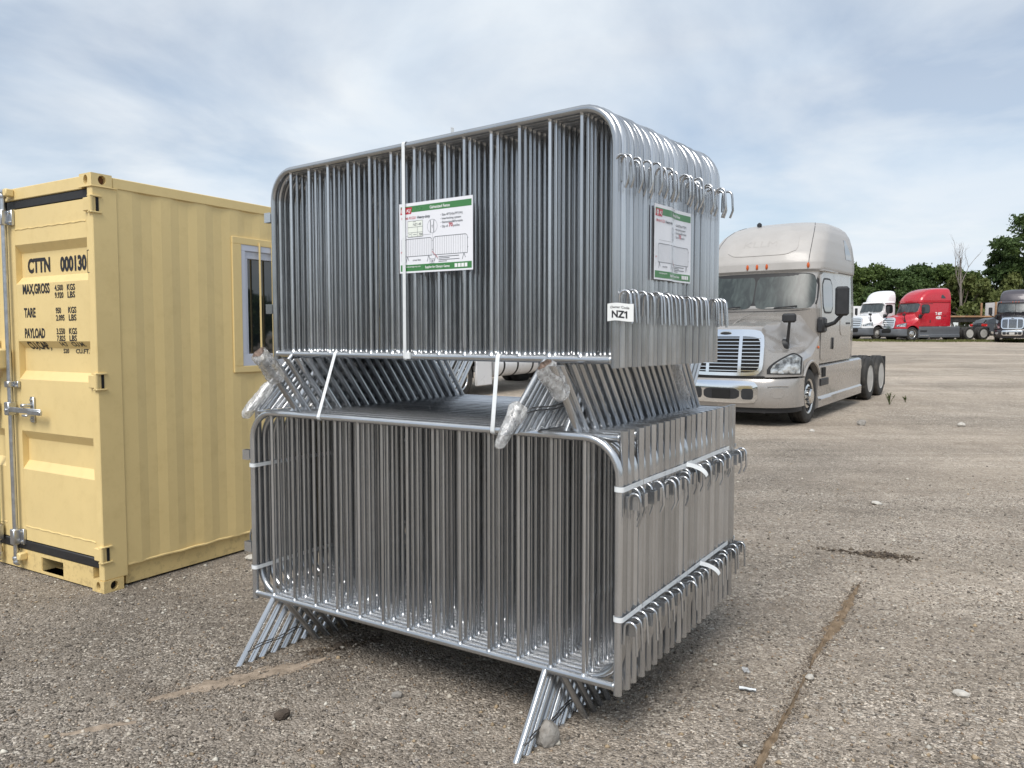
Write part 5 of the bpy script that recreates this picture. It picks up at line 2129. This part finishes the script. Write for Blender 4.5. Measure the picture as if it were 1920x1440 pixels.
    # ---- bumper
    def bump(v, z):
        av = min(1, abs(v))
        k = 1 - .06 * abs(z - .70) / .3
        return (1.36 - .86 * (1 - (1 - av ** 3.0) ** (1 / 3.0)) - .10 * max(0, (z - .78) / .2) ** 1.5 - .06 * max(0, (.5 - z) / .12), v * 1.245, z)

    bn0 = surf_normal(bump)

    def bn(a, b):
        p, n = bn0(a, b)
        return p, (n if n[0] * 1 + abs(n[1]) * .2 > 0 and np.dot(n, (p[0] - .3, p[1], 0)) > 0 else -n)

    mb = MB()
    thb = np.sin(np.linspace(-1, 1, 33) * PI / 2)
    zz = [.385, .40, .50, .62, .74, .84, .885, .905]
    Pb = np.array([[bump(v, z) for v in thb] for z in zz])
    mb.grid(Pb)
    top_in = np.array([[(p[0] - .25, p[1] * .85, p[2] - .005) for p in Pb[-1]]])
    mb.grid(np.concatenate([Pb[-1:], top_in]))
    mb.grid(np.concatenate([Pb[:1], np.array([[(p[0] - .25, p[1] * .85, p[2] + .01) for p in Pb[0]]])]))
    bo = mb.build('bumper', BP, root, angle=40)
    # air dam below
    mb = MB()
    Pd = np.array([[(bump(v, .39)[0] - .05, v * 1.20, z) for v in thb] for z in (.29, .395)])
    mb.grid(Pd)
    mb.build('air_dam', M['rubber'], bo)
    if style != 'new':
        mb = MB()
        patch(mb, bn, -.53, .53, .47, .868, 18, 5, .012, .01, squircle(.10))
        mb.build('bumper_trim', M['chrome'] if style == 'klm' else M['alloy'], bo, angle=50)
        for a, b in ((-.47, -.30), (-.27, .27), (.30, .47)):
            mb = MB()
            patch(mb, bn, a, b, .535, .735, 8, 4, .016, .0, squircle(.15))
            mb.build('air_intake', M['dark'], bo, angle=50)
        MB().box(1.372, 1.39, -.17, .17, .545, .71).build('plate_holder', M['hole'] if style == 'klm' else M['steelwheel'], bo, smooth=False)
    else:
        mb = MB()
        patch(mb, bn, -.42, .42, .60, .90, 12, 4, .006, .0, squircle(.12))
        mb.build('air_intake', M['hole'], bo, angle=50)
    for sg in (-1, 1):
        mb = MB()
        patch(mb, bn, sg * .70, sg * .86, .57, .74, 6, 6, .004, .0, squircle(.25))
        mb.build('fog_lamp_recess', BP if style == 'klm' else (M['headlamp'] if style == 'plain' else M['greyskirt']), bo, angle=50)
        mb = MB()
        pts = [tuple(bn(sg * v, z)[0] + bn(sg * v, z)[1] * .006) for v, z in ((.66, .775), (.80, .785), (.90, .78))]
        MB().tube(pts, .010, 6).build('bumper_crease', BP, bo)
        MB().cbox(.52, .60, sg * 1.15 - .02, sg * 1.15 + .065, .60, .92, .01, Matrix.Rotation(0, 4, 'Z')).build('side_vent', M['dark'], bo)

    # ---- roof marker lamps
    zmk = 3.03 if sleeper else 2.965
    for v in (-.80, -.16, 0.0, .16, .80):
        p, n = front_n(v * 1.0, zmk)
        lm = MB().lathe([(.0, .030), (.018, .026), (.026, .012), (.028, -.005)], 10, 'x')
        lm.v = [(p[0] + q[0], p[1] + q[1], p[2] + q[2] * 2.1) for q in lm.v]
        lm.build('marker_lamp', M['amber'] if style == 'klm' else (PR if far and style != 'plain' else M['amber']), roof)

    # ---- side fairings, tanks, frame
    for sg in (-1, 1):
        xe = -4.28 if sleeper else -3.2
        if tank:
            mb = MB().cbox(-1.25, -.62, sg * 1.20 - .05, sg * 1.20 + .03, .27, 1.06, .02)
            mb.build('side_skirt', SK, root)
            tk = MB()
            prof = [(0.0, -3.42), (.22, -3.42), (.30, -3.38), (.325, -3.30), (.325, -1.55), (.30, -1.47), (.22, -1.43), (0, -1.43)]
            tk.lathe(prof, 28, 'x', Matrix.Translation((0, sg * .93, .76)))
            tko = tk.build('fuel_tank', M['white'], root, angle=35)
            for x in (-1.75, -2.35, -3.05):
                MB().lathe([(.331, x - .035), (.334, x - .02), (.334, x + .02), (.331, x + .035)], 28, 'x', Matrix.Translation((0, sg * .93, .76))).build('tank_band', M['rubber'], tko)
        else:
            zt_ = lambda x: 1.125 - .03 * (-x - .5)
            mb = MB()
            xs_ = np.linspace(-.56, xe, 9)
            prof = [(.36, 1.115, -.10), (.23, 1.16, 0), (.25, 1.225, 0), (.40, 1.235, 0), (.56, 1.215, 0), (.80, 1.215, 0), (.98, 1.205, 0), (1.06, 1.17, 0)]
            G_ = np.array([[(x, sg * yy, z) for z, yy, _ in [(.26, 1.10, 0), (.22, 1.16, 0), (.25, 1.225, 0), (.42, 1.232, 0), (.46, 1.205, 0), (.80, 1.212, 0), (.84, 1.225, 0), (1.04, 1.215, 0), (1.075, 1.16, 0), (1.075, 1.0, 0)]] for x in xs_])
            mb.grid(G_)
            for q in (0, -1):
                mb.add([tuple(p) for p in G_[q]], [tuple(range(G_.shape[1]))])
            sk = mb.build('side_skirt', SK, root, angle=30)
            MB().cbox(-.66, -1.45, sg * 1.14, sg * 1.255, .36, .42, .015).build('step', SK if style == 'klm' else M['alloy'], sk)
            MB().cbox(-.72, -1.28, sg * 1.16, sg * 1.232, .66, .80, .01).build('step_recess', M['dark'], sk)
            if style == 'klm':
                MB().cbox(-.80, -1.02, sg * 1.17, sg * 1.2395, .83, 1.02, .01).build('step_opening', M['hole'], sk)
        # frame rail
        MB().cbox(-7.35, .9, sg * .43 - .04, sg * .43 + .04, .72, 1.0, .008).build('frame_rail', M['chassis'], root)
        # mud flap
        MB().cbox(-7.05, -7.03, sg * .95 - .28, sg * .95 + .28, .25, 1.0, .004).build('mud_flap', M['rubber'], root)
    MB().cbox(-.6, .75, -.40, .40, .55, 1.3, .05).build('engine_block', M['chassis'], root)
    MB().tube([(0, -.95, .50), (0, .95, .50)], .06, 8).build('axle', M['chassis'], root)
    for x in (-5.22, -6.52):
        MB().tube([(x, -.95, .52), (x, .95, .52)], .10, 8).build('axle', M['chassis'], root)
    MB().lathe([(0, 1.03), (.45, 1.03), (.46, 1.07), (.12, 1.09), (0, 1.09)], 20, 'z', Matrix.Translation((-5.7, 0, 0.04))).build('coupling_plate', M['chassis'], root)
    MB().cbox(-4.9, xb - .1, -.40, .40, 1.0, 1.08, .01).build('deck_plate', M['chassis'], root)
    MB().tube([(xb - .25, -.35, 1.0), (xb - .25, -.35, 2.6 if sleeper else 2.4)], .05, 8).build('rear_stack', M['chassis'], root)
    # air lines and lamps behind the cab
    MB().cbox(xb - .10, xb - .002, .55, .75, 3.35, 3.50, .02).build('rear_lamp', M['dark'], root)
    MB().cbox(xb - .12, xb - .002, .70, .95, 2.55, 2.68, .02).build('rear_lamp', M['dark'], root)
    MB().cbox(xb - .35, xb - .12, .35, .80, 1.10, 1.22, .02).build('rear_bracket', M['dark'], root)
    if style == 'klm':
        for x, y in ((-1.55, -.30), (-3.15, .35)):
            z = 3.99 if x > -2 else 4.08
            MB().lathe([(.05, -.03), (.05, .02), (.02, .05), (0, .055)], 10, 'z', Matrix.Translation((x, y, z))).build('roof_antenna', M['dark'], roof)

    rim = rim or ('alloy', 'steelwheel')
    for sg in (-1, 1):
        wheel('front_wheel', root, 0, sg * 1.205, .52, sg, False, M[rim[0]], hub_dark=True)
        wheel('rear_wheel', root, -5.22, sg * 1.235, .52, sg, True, M[rim[1]])
        wheel('rear_wheel', root, -6.52, sg * 1.235, .52, sg, True, M[rim[1]])
    return root


def at_heading(hx, hy):
    return math.atan2(hy, hx)


semi_truck('beige semi truck with tall pale sleeper roof and chrome grille', (4.667, 15.322, .012), at_heading(-.589, -.808),
           'beige', 'beige_roof', 'beige', 'beige', 'klm', pitch=.021)
semi_truck('white semi truck behind the gap between the stacks, with a round fuel tank', (-2.24, 19.75, ground_z(19.75) - .03), at_heading(-.60, -.80),
           'white', 'white', 'white', 'white', 'plain', far=True, tank=True, pitch=.022)
tr = semi_truck('red semi truck with grey skirts and a tall red sleeper', (30.45, 60.6, ground_z(60.6) + .02), at_heading(-.975, -.222),
                'red', 'red', 'greyskirt', 'greyskirt', 'new', far=True, pitch=.008)
t = MB()
for body, z0, z1, a, b in (('T 60T', 1.97, 2.17, -2.02, -2.60), ('4G30', 1.66, 1.86, -2.06, -2.52)):
    add_text(t, body, a, b, z0, z1, lambda x, z: (x, 1.232, z), .05)
t.build('door_lettering', M['white_print'], tr, smooth=False, fix=False)
semi_truck('white day cab semi truck with roof fairing beside the red one', (28.6, 62.6, ground_z(62.6) + .0), at_heading(-.93, -.36),
           'white', 'white', 'greyskirt', 'greyskirt', 'new', sleeper=False, far=True, pitch=.008, rim=('steelwheel', 'steelwheel'))
semi_truck('dark semi truck with grey roof fairing and chrome grille at the right edge', (37.6, 58.0, ground_z(58.0) + .05), at_heading(-.62, -.785),
           'black', 'plum', 'black', 'black', 'plain', sleeper=False, far=True, pitch=.02)


# ------------------------------------------------------------------ parked car and flatbed beyond
def parked_car():
    y0 = 70.5
    root = thing('parked_car', 'dark grey hatchback car parked between the red and the dark truck', 'car', (44.35, y0, ground_z(y0)), R(8))
    # side profile: x forward
    body = [(-2.2, .35), (-2.28, .62), (-2.22, .98), (-2.05, 1.08), (1.0, .98), (1.7, .92), (2.15, .78), (2.25, .55), (2.2, .32)]
    cabin = [(-2.10, 1.03), (-1.80, 1.38), (-1.2, 1.58), (-.2, 1.62), (.5, 1.50), (1.25, .96)]

    def loft(prof, w0, w1, zlo, zhi):
        mb = MB()
        sec = []
        for u in np.linspace(-1, 1, 11):
            k = math.sqrt(max(0, 1 - abs(u) ** 6)) * .10 + .90
            row = []
            for x, z in prof:
                f = (z - zlo) / (zhi - zlo)
                w = w0 + (w1 - w0) * f
                row.append((x * (1 - .05 * abs(u) ** 4), u * w, zlo + (z - zlo) * (1 - .05 * abs(u) ** 6)))
            sec.append(row)
        A_ = np.array(sec)
        mb.grid(A_)
        for q in (0, -1):
            mb.add([tuple(p) for p in A_[q]], [tuple(range(len(prof)))])
        mb.add([tuple(A_[i, 0]) for i in range(len(A_))] + [tuple(A_[i, -1]) for i in range(len(A_))], [(i, i + 1, len(A_) + i + 1, len(A_) + i) for i in range(len(A_) - 1)])
        return mb

    bd = loft(body, .92, .88, .32, 1.08).build('body', M['carpaint'], root, angle=35)
    loft(cabin, .86, .66, 1.0, 1.62).build('cabin', M['carpaint'], root, angle=35)
    for sg in (-1, 1):
        for a, b in ((-1.75, -.75), (-.68, .15), (.22, .85)):
            mb = MB()
            zt = 1.46
            poly = [(a, 1.10), (b, 1.08), (b - (.18 if b > .5 else .04), zt - (.12 if b > .5 else 0)), (a + (.30 if a < -1 else .03), zt)]
            mb.prism(poly, .70, .80, lambda p, q, h: (p, sg * (h + .055 - .17 * (q - 1.08) / .4), q))
            mb.build('side_window', M['sideglass'], root)
        MB().cbox(-2.285, -1.98, sg * .62, sg * .90, .80, 1.02, .03).build('tail_lamp', M['redlens'], root)
        for x in (-1.35, 1.35):
            wn_ = bpy.data.objects.new('wheel', None)
            COL.objects.link(wn_)
            wn_.parent = root
            wn_.location = (x, sg * .90, .33)
            MB().lathe([(.21, -sg * .2), (.32, -sg * .2), (.335, -sg * .15), (.335, -sg * .04), (.32, 0), (.22, .0)], 24, 'y', close=True).build('tyre', M['tyre'], wn_)
            MB().lathe([(.22, -sg * .03), (.20, -sg * .015), (.05, -sg * .02), (0, -sg * .01)], 16, 'y').build('rim', M['alloy'], wn_)
    mb = MB().prism([(-2.13, 1.08), (-1.84, 1.38), (-1.80, 1.36), (-2.08, 1.06)], -.6, .6, lambda p, q, h: (p - .012, h, q + .012))
    mb.build('rear_window', M['sideglass'], root)
    return root


parked_car()


def flatbed():
    y0 = 79.0
    root = thing('flatbed_truck', 'white cab flatbed truck with a rusty deck parked in front of the trees', 'truck', (47.0, y0, ground_z(y0)), R(3))
    # x runs to the right of the picture; the cab is at the right end
    MB().cbox(-5.6, 1.55, -1.2, 1.2, 1.42, 1.58, .02).build('deck', M['deck'], root)
    MB().cbox(-5.6, 1.5, -1.0, 1.0, .95, 1.41, .03).build('frame', M['chassis'], root)
    for k in range(9):
        MB().cbox(-5.5 + .8 * k, -5.42 + .8 * k, -1.22, -1.19, 1.58, 1.70, .01).build('stake_pocket', M['chassis'], root)
    for x in (1.5,):
        for y in (-1.1, 1.1):
            MB().cbox(x, x + .16, y - .08, y + .08, 1.2, 2.95, .02).build('headboard_post', M['deck'], root)
    cab = MB().prism([(1.95, .9), (3.9, .9), (3.95, 1.9), (3.6, 2.85), (3.4, 2.95), (2.0, 2.95)], -1.1, 1.1, lambda a, b, h: (a, h, b)).build('cab', M['white'], root, angle=25)
    MB().prism([(2.5, 1.95), (3.55, 1.95), (3.4, 2.65), (2.5, 2.65)], 1.09, 1.115, lambda a, b, h: (a, -h, b)).build('side_window', M['sideglass'], root)
    MB().prism([(2.5, 1.95), (3.55, 1.95), (3.4, 2.65), (2.5, 2.65)], 1.09, 1.115, lambda a, b, h: (a, h, b)).build('side_window', M['sideglass'], root)
    MB().cbox(3.90, 5.1, -1.0, 1.0, .8, 1.75, .08).build('hood', M['white'], root)
    for x in (-4.3, -3.2, 4.2):
        for sg in (-1, 1):
            wheel('wheel', root, x, sg * 1.15, .50, sg, False, M['steelwheel'], r=.50)
    return root


flatbed()


def box_trailer():
    y0 = 82.0
    root = thing('white_van', 'white van just visible between the white and the red truck', 'van', (37.55, y0, ground_z(y0)), R(12))
    MB().prism([(-2.6, .45), (2.4, .45), (2.5, 1.1), (1.6, 1.45), (1.1, 2.35), (.8, 2.5), (-2.5, 2.5), (-2.65, 2.3)], -1.0, 1.0, lambda a, b, h: (a, h, b)).build('body', M['white'], root, angle=25)
    for sg in (-1, 1):
        MB().prism([(-.1, 1.5), (1.35, 1.5), (1.0, 2.2), (-.1, 2.2)], .995, 1.012, lambda a, b, h: (a, sg * h, b)).build('side_window', M['sideglass'], root)
        for x in (-1.6, 1.6):
            wheel('wheel', root, x, sg * 1.0, .36, sg, False, M['steelwheel'], r=.36 if False else .36)
    return root


box_trailer()

# ------------------------------------------------------------------ trees
def crown_mesh(name, seed, rx, ry, rz, n_lobes, n_leaf, leaf, low=0.0, open_=0.0):
    """Many small leaf faces gathered in clumps on the outside of uneven lobes."""
    rng = np.random.default_rng(seed)
    lobes = []
    for k in range(n_lobes):
        a = rng.random() * 2 * PI
        h = rng.random()
        rad = math.sqrt(max(.05, 1 - (2 * h - 1) ** 2)) * (.35 + .55 * rng.random())
        c = np.array([rx * rad * math.cos(a), ry * rad * math.sin(a), low + rz * (.15 + 1.65 * h)])
        lobes.append((c, (.24 + .22 * rng.random()) * min(rx, rz) * (1.15 - .35 * h)))
    per = n_leaf // n_lobes
    C, T = [], []
    for c, r_ in lobes:
        # clumps on the lobe
        m = max(8, per // 12)
        d = rng.normal(0, 1, (m, 3))
        d /= np.linalg.norm(d, axis=1)[:, None]
        d[:, 2] = np.where(rng.random(m) < .65, np.abs(d[:, 2]), d[:, 2])
        cc = c + d * r_ * (.62 + .48 * rng.random((m, 1))) * np.array([1.05, 1.05, .85])
        idx = rng.integers(0, m, per)
        p = cc[idx] + rng.normal(0, r_ * (.13 + .05 * open_), (per, 3))
        C.append(p)
        tone = np.clip(.5 + .35 * rng.normal(0, 1, m), 0, 1)[idx] * .6 + .4 * rng.random(per)
        T.append(tone)
    C = np.concatenate(C)
    T = np.concatenate(T)
    n = len(C)
    nrm = rng.normal(0, 1, (n, 3))
    nrm[:, 2] += .6
    nrm /= np.linalg.norm(nrm, axis=1)[:, None]
    t = np.cross(nrm, rng.normal(0, 1, (n, 3)))
    t /= np.linalg.norm(t, axis=1)[:, None]
    b = np.cross(nrm, t)
    s = leaf * (.55 + .9 * rng.random((n, 1)))
    q = [C + t * s, C + b * s * .62 + nrm * s * .15, C - t * s, C - b * s * .62 + nrm * s * .15]
    co = np.stack(q, 1).reshape(-1, 3)
    me = bpy.data.meshes.new(name)
    me.vertices.add(len(co))
    me.vertices.foreach_set('co', co.ravel())
    F = (np.arange(n)[:, None] * 4 + np.arange(4)[None]).astype(np.int32)
    me.loops.add(F.size)
    me.loops.foreach_set('vertex_index', F.ravel())
    me.polygons.add(n)
    me.polygons.foreach_set('loop_start', np.arange(0, F.size, 4, dtype=np.int32))
    me.polygons.foreach_set('loop_total', np.full(n, 4, dtype=np.int32))
    at = me.attributes.new('tone', 'FLOAT', 'POINT')
    at.data.foreach_set('value', np.repeat(T, 4).astype(np.float32))
    me.update()
    me.validate()
    return me, lobes


def trunk_mesh(name, lobes, h0, r0, seed):
    rng = random.Random(seed)
    mb = MB()
    top = max(c[2] for c, _ in lobes)
    pts = [(0, 0, -.3)]
    for k in range(1, 7):
        u = k / 6
        pts.append((rng.uniform(-.12, .12) * u * 2, rng.uniform(-.12, .12) * u * 2, top * .85 * u))
    mb.tube(pts, [r0 * (1 - .78 * k / 6) for k in range(7)], 8)
    for c, r_ in lobes[:9]:
        z0 = max(h0 * .7, c[2] * .45)
        s = Vector((0, 0, z0))
        e = Vector(c.tolist())
        m = s.lerp(e, .5) + Vector((0, 0, -.15 * (e - s).length * .3))
        mb.tube([s, m, e], [r0 * .42, r0 * .28, r0 * .10], 6)
    return mb.mesh(name)


TREES = {}
for key, seed, rx, ry, rz, nl, leafn, lf, low in (('broad', 1, 4.2, 3.6, 3.6, 22, 15000, .17, .8), ('tall', 2, 3.3, 3.0, 6.2, 30, 17000, .17, 1.2),
                                                   ('round', 3, 3.4, 3.2, 3.0, 18, 13000, .16, .5), ('bush', 4, 3.0, 2.4, 1.7, 14, 9000, .14, .0),
                                                   ('loose', 5, 4.6, 3.8, 5.6, 20, 12000, .19, 2.2)):
    cm, lobes = crown_mesh('crown', seed, rx, ry, rz, nl, leafn, lf, low, open_=1.0 if key == 'loose' else 0.0)
    tm = trunk_mesh('trunk', lobes, low + .8, .16 if key != 'loose' else .22, seed)
    tm.materials.append(M['bark'])
    TREES[key] = (cm, tm)
_mesh_mats = {}


def tree(kind, px, y, scale, mat_, label, rot, sz=1.0, group='trees along the far edge of the yard', name='leafy_tree', cat='tree'):
    """px: column in the photograph; y: distance."""
    x = (px - 960) / 1448.7 * y
    e = thing(name, label, cat, (x, y, ground_z(y)), rot, group)
    e.scale = (scale, scale, scale * sz)
    cm, tm = TREES[kind]
    key = (kind, mat_)
    if key not in _mesh_mats:
        c2 = cm.copy()
        c2.materials.clear()
        c2.materials.append(M[mat_])
        _mesh_mats[key] = c2
    obj('crown', _mesh_mats[key], None, e)
    obj('trunk', tm, None, e)
    return e


# back row, left to right
tree('round', 1470, 90, 1.05, 'leaf_dark', 'dark tree hidden behind the beige truck cab', .4)
tree('broad', 1562, 88, .93, 'leaf_mid', 'green tree rising behind the back of the beige truck', 1.0)
tree('broad', 1628, 90, .88, 'leaf_mid', 'green tree directly behind the white truck fairing', 2.2)
tree('round', 1682, 88, 1.02, 'leaf_dark', 'dark rounded tree behind the gap between white and red trucks', 3.1)
tree('broad', 1722, 91, .90, 'leaf_dark', 'dark tree behind the red truck windscreen', 4.0)
tree('broad', 1776, 89, 0.88, 'leaf_mid', 'lower green tree behind the red truck sleeper, left of the bare tree', 5.2)
tree('round', 1812, 93, 0.98, 'leaf_olive', 'olive green tree at the foot of the bare dead tree', .9)
tree('tall', 1864, 90, 0.70, 'leaf_dark', 'taller dark tree right of the bare dead tree', 1.7)
tree('loose', 1932, 86, .95, 'leaf_dark', 'tallest tree with open crown at the right edge', 2.5)
tree('tall', 1896, 94, .80, 'leaf_mid', 'tall green tree behind the open-crowned tree at right', 3.6)
tree('broad', 1985, 90, 1.1, 'leaf_mid', 'green tree cut off by the right edge', 4.4)
# bushes in front of them
tree('bush', 1618, 85, 1.1, 'leaf_dark', 'dark low bush behind the white truck hood', .3, 1.2, 'bushes before the tree row', 'leafy_bush', 'bush')
tree('bush', 1700, 85, 1.15, 'leaf_dark', 'dark bush seen between the roofs of the white and red trucks', 1.2, 1.3, 'bushes before the tree row', 'leafy_bush', 'bush')
tree('bush', 1802, 85, 1.2, 'leaf_olive', 'olive green bush right behind the red truck', 2.2, 1.5, 'bushes before the tree row', 'leafy_bush', 'bush')
tree('bush', 1846, 86, 1.1, 'leaf_dark', 'dark bush above the rusty flatbed deck', 3.0, 1.25, 'bushes before the tree row', 'leafy_bush', 'bush')
tree('bush', 1900, 86, 1.2, 'leaf_olive', 'olive bush above the dark truck roof fairing', 4.0, 1.5, 'bushes before the tree row', 'leafy_bush', 'bush')


def dead_tree():
    y = 84
    x = (1797 - 960) / 1448.7 * y
    e = thing('bare_tree', 'bare dead tree with thin grey branches above the tree row', 'tree', (x, y, ground_z(y)))
    rng = random.Random(12)
    t = MB()
    t.tube([(0, 0, -.2), (.05, 0, 3), (-.08, 0, 5.8)], [.16, .13, .09], 8)
    t.build('trunk', M['deadwood'], e)
    b = MB()

    def grow(p, d, ln, r_, depth):
        pts = [p]
        q = p
        for k in range(3):
            d = (d + Vector((rng.uniform(-.16, .16), rng.uniform(-.16, .16), rng.uniform(.02, .14)))).normalized()
            q = q + d * ln / 3
            pts.append(q)
        b.tube(pts, [r_, r_ * .8, r_ * .62, r_ * .42], 5)
        if depth:
            for k in range(3 if depth > 1 else 3):
                s = pts[rng.choice([1, 2, 3, 3])]
                nd = (d + Vector((rng.uniform(-.75, .75), rng.uniform(-.5, .5), rng.uniform(-.1, .4)))).normalized()
                grow(s, nd, ln * rng.uniform(.5, .75), r_ * .5, depth - 1)

    grow(Vector((-.08, 0, 5.7)), Vector((.05, 0, 1)), 2.0, .085, 3)
    grow(Vector((-.02, 0, 4.4)), Vector((-.40, 0, 1)), 2.6, .075, 3)
    grow(Vector((.0, 0, 4.9)), Vector((.42, .1, 1)), 2.0, .06, 2)
    b.build('branches', M['deadwood'], e)
    return e


dead_tree()


# ------------------------------------------------------------------ grass and weeds
def grass_patch(name, label, spots, n, hgt, seed, mat_, width=.012):
    rng = np.random.default_rng(seed)
    V, F, T = [], [], []
    sp = [spots[i] for i in rng.integers(0, len(spots), n)]
    for k, (cx, cy, sx, sy) in enumerate(sp):
        x, y = rng.normal(cx, sx), rng.normal(cy, sy)
        h = hgt * (.4 + .9 * rng.random())
        a = rng.random() * 2 * PI
        l = h * .5 * rng.random()
        w = width * (.6 + .8 * rng.random())
        z = ground_z(y)
        dx, dy = math.cos(a), math.sin(a)
        V += [(x - dy * w, y + dx * w, z - .01), (x + dy * w, y - dx * w, z - .01), (x + dx * l, y + dy * l, z + h)]
        F.append((3 * k, 3 * k + 1, 3 * k + 2))
        T += [rng.random()] * 3
    me = bpy.data.meshes.new(name)
    me.from_pydata(V, [], F)
    at = me.attributes.new('tone', 'FLOAT', 'POINT')
    at.data.foreach_set('value', np.array(T, np.float32))
    o = obj(name, me, M[mat_])
    return tag(o, label, 'grass', kind='stuff')


grass_patch('grass', 'low yellow-green grass along the parked trucks', [(29 + 1.6 * k, 59.6 + .25 * math.sin(k * 2.0), .9, .55) for k in range(8)] + [(27.2, 60.6, 1.2, .5), (41.0, 61.5, 1.0, .6)], 5200, .16, 2, 'grass', .03)
grass_patch('far_grass', 'rough grass at the foot of the trees', [(30 + 3.2 * k, 83.2, 1.8, .8) for k in range(11)], 5000, .45, 3, 'grass', .05)


def weed(x, y, h, n, seed, label):
    rng = random.Random(seed)
    e = thing('weed', label, 'plant', (x, y, ground_z(y)))
    s = MB()
    lf = MB()
    for k in range(n):
        a = rng.random() * 2 * PI
        t = Vector((math.cos(a) * rng.uniform(.1, .45) * h, math.sin(a) * rng.uniform(.1, .45) * h, h * rng.uniform(.55, 1)))
        pts = [Vector((0, 0, -.01)), t * .5 + Vector((0, 0, .06 * h)), t]
        s.tube(pts, [.006, .005, .003], 5)
        for q in range(5):
            p = pts[1].lerp(pts[2], q / 5)
            d = Vector((rng.uniform(-1, 1), rng.uniform(-1, 1), .5)).normalized() * .06
            w = d.cross(Vector((0, 0, 1))).normalized() * .014
            lf.add([p, p + d * .5 + w, p + d, p + d * .5 - w], [(0, 1, 2, 3)])
    s.build('stem', M['leaf_olive'], e)
    lf.build('leaves', M['leaf_olive'], e, smooth=False, fix=False)
    return e


weed(8.70, 17.75, .30, 8, 3, 'thin green weed by the rear wheels of the beige truck')
weed(9.3, 18.2, .14, 7, 4, 'low green weed beyond the rear wheels of the beige truck')


# ------------------------------------------------------------------ woods round the rest of the yard (behind and beside the camera)
def tree_belt():
    rng = np.random.default_rng(77)
    spots = []
    for k in range(15):
        spots.append((-64 + rng.normal(0, 2), -50 + 7.5 * k))
    for k in range(18):
        spots.append((-60 + 8.4 * k, -58 + rng.normal(0, 2)))
    for k in range(9):
        spots.append((86 + rng.normal(0, 2), -42 + 10 * k))
    for k in range(15):
        spots.append((-66 + 7.0 * k + rng.normal(0, 1), 95 + rng.normal(0, 2)))
    Cs, Ts = [], []
    for x, y in spots:
        h = (4.2 + 2.6 * rng.random()) * (1.6 if y > 90 else 1)
        n = 620
        d = rng.normal(0, 1, (n, 3))
        d /= np.linalg.norm(d, axis=1)[:, None]
        r_ = (.55 + .5 * rng.random((n, 1)))
        p = d * r_ * np.array([5.4, 4.4, h * .52]) + np.array([x, y, h * .50 + ground_z(y)])
        p += rng.normal(0, .5, (n, 3))
        Cs.append(p)
        Ts.append(rng.random(n))
    C = np.concatenate(Cs)
    T = np.concatenate(Ts)
    n = len(C)
    nr = rng.normal(0, 1, (n, 3)); nr /= np.linalg.norm(nr, axis=1)[:, None]
    t = np.cross(nr, rng.normal(0, 1, (n, 3))); t /= np.linalg.norm(t, axis=1)[:, None]
    b = np.cross(nr, t)
    s = .75 * (.6 + .8 * rng.random((n, 1)))
    co = np.stack([C + t * s, C + b * s * .7, C - t * s, C - b * s * .7], 1).reshape(-1, 3)
    me = bpy.data.meshes.new('woodland')
    me.from_pydata(co.tolist(), [], [tuple(range(4 * i, 4 * i + 4)) for i in range(n)])
    at = me.attributes.new('tone', 'FLOAT', 'POINT')
    at.data.foreach_set('value', np.repeat(T, 4).astype(np.float32))
    o = obj('woodland', me, M['leaf_dark'])
    return tag(o, 'belt of green woods round the rest of the yard', 'woods', kind='stuff')


tree_belt()
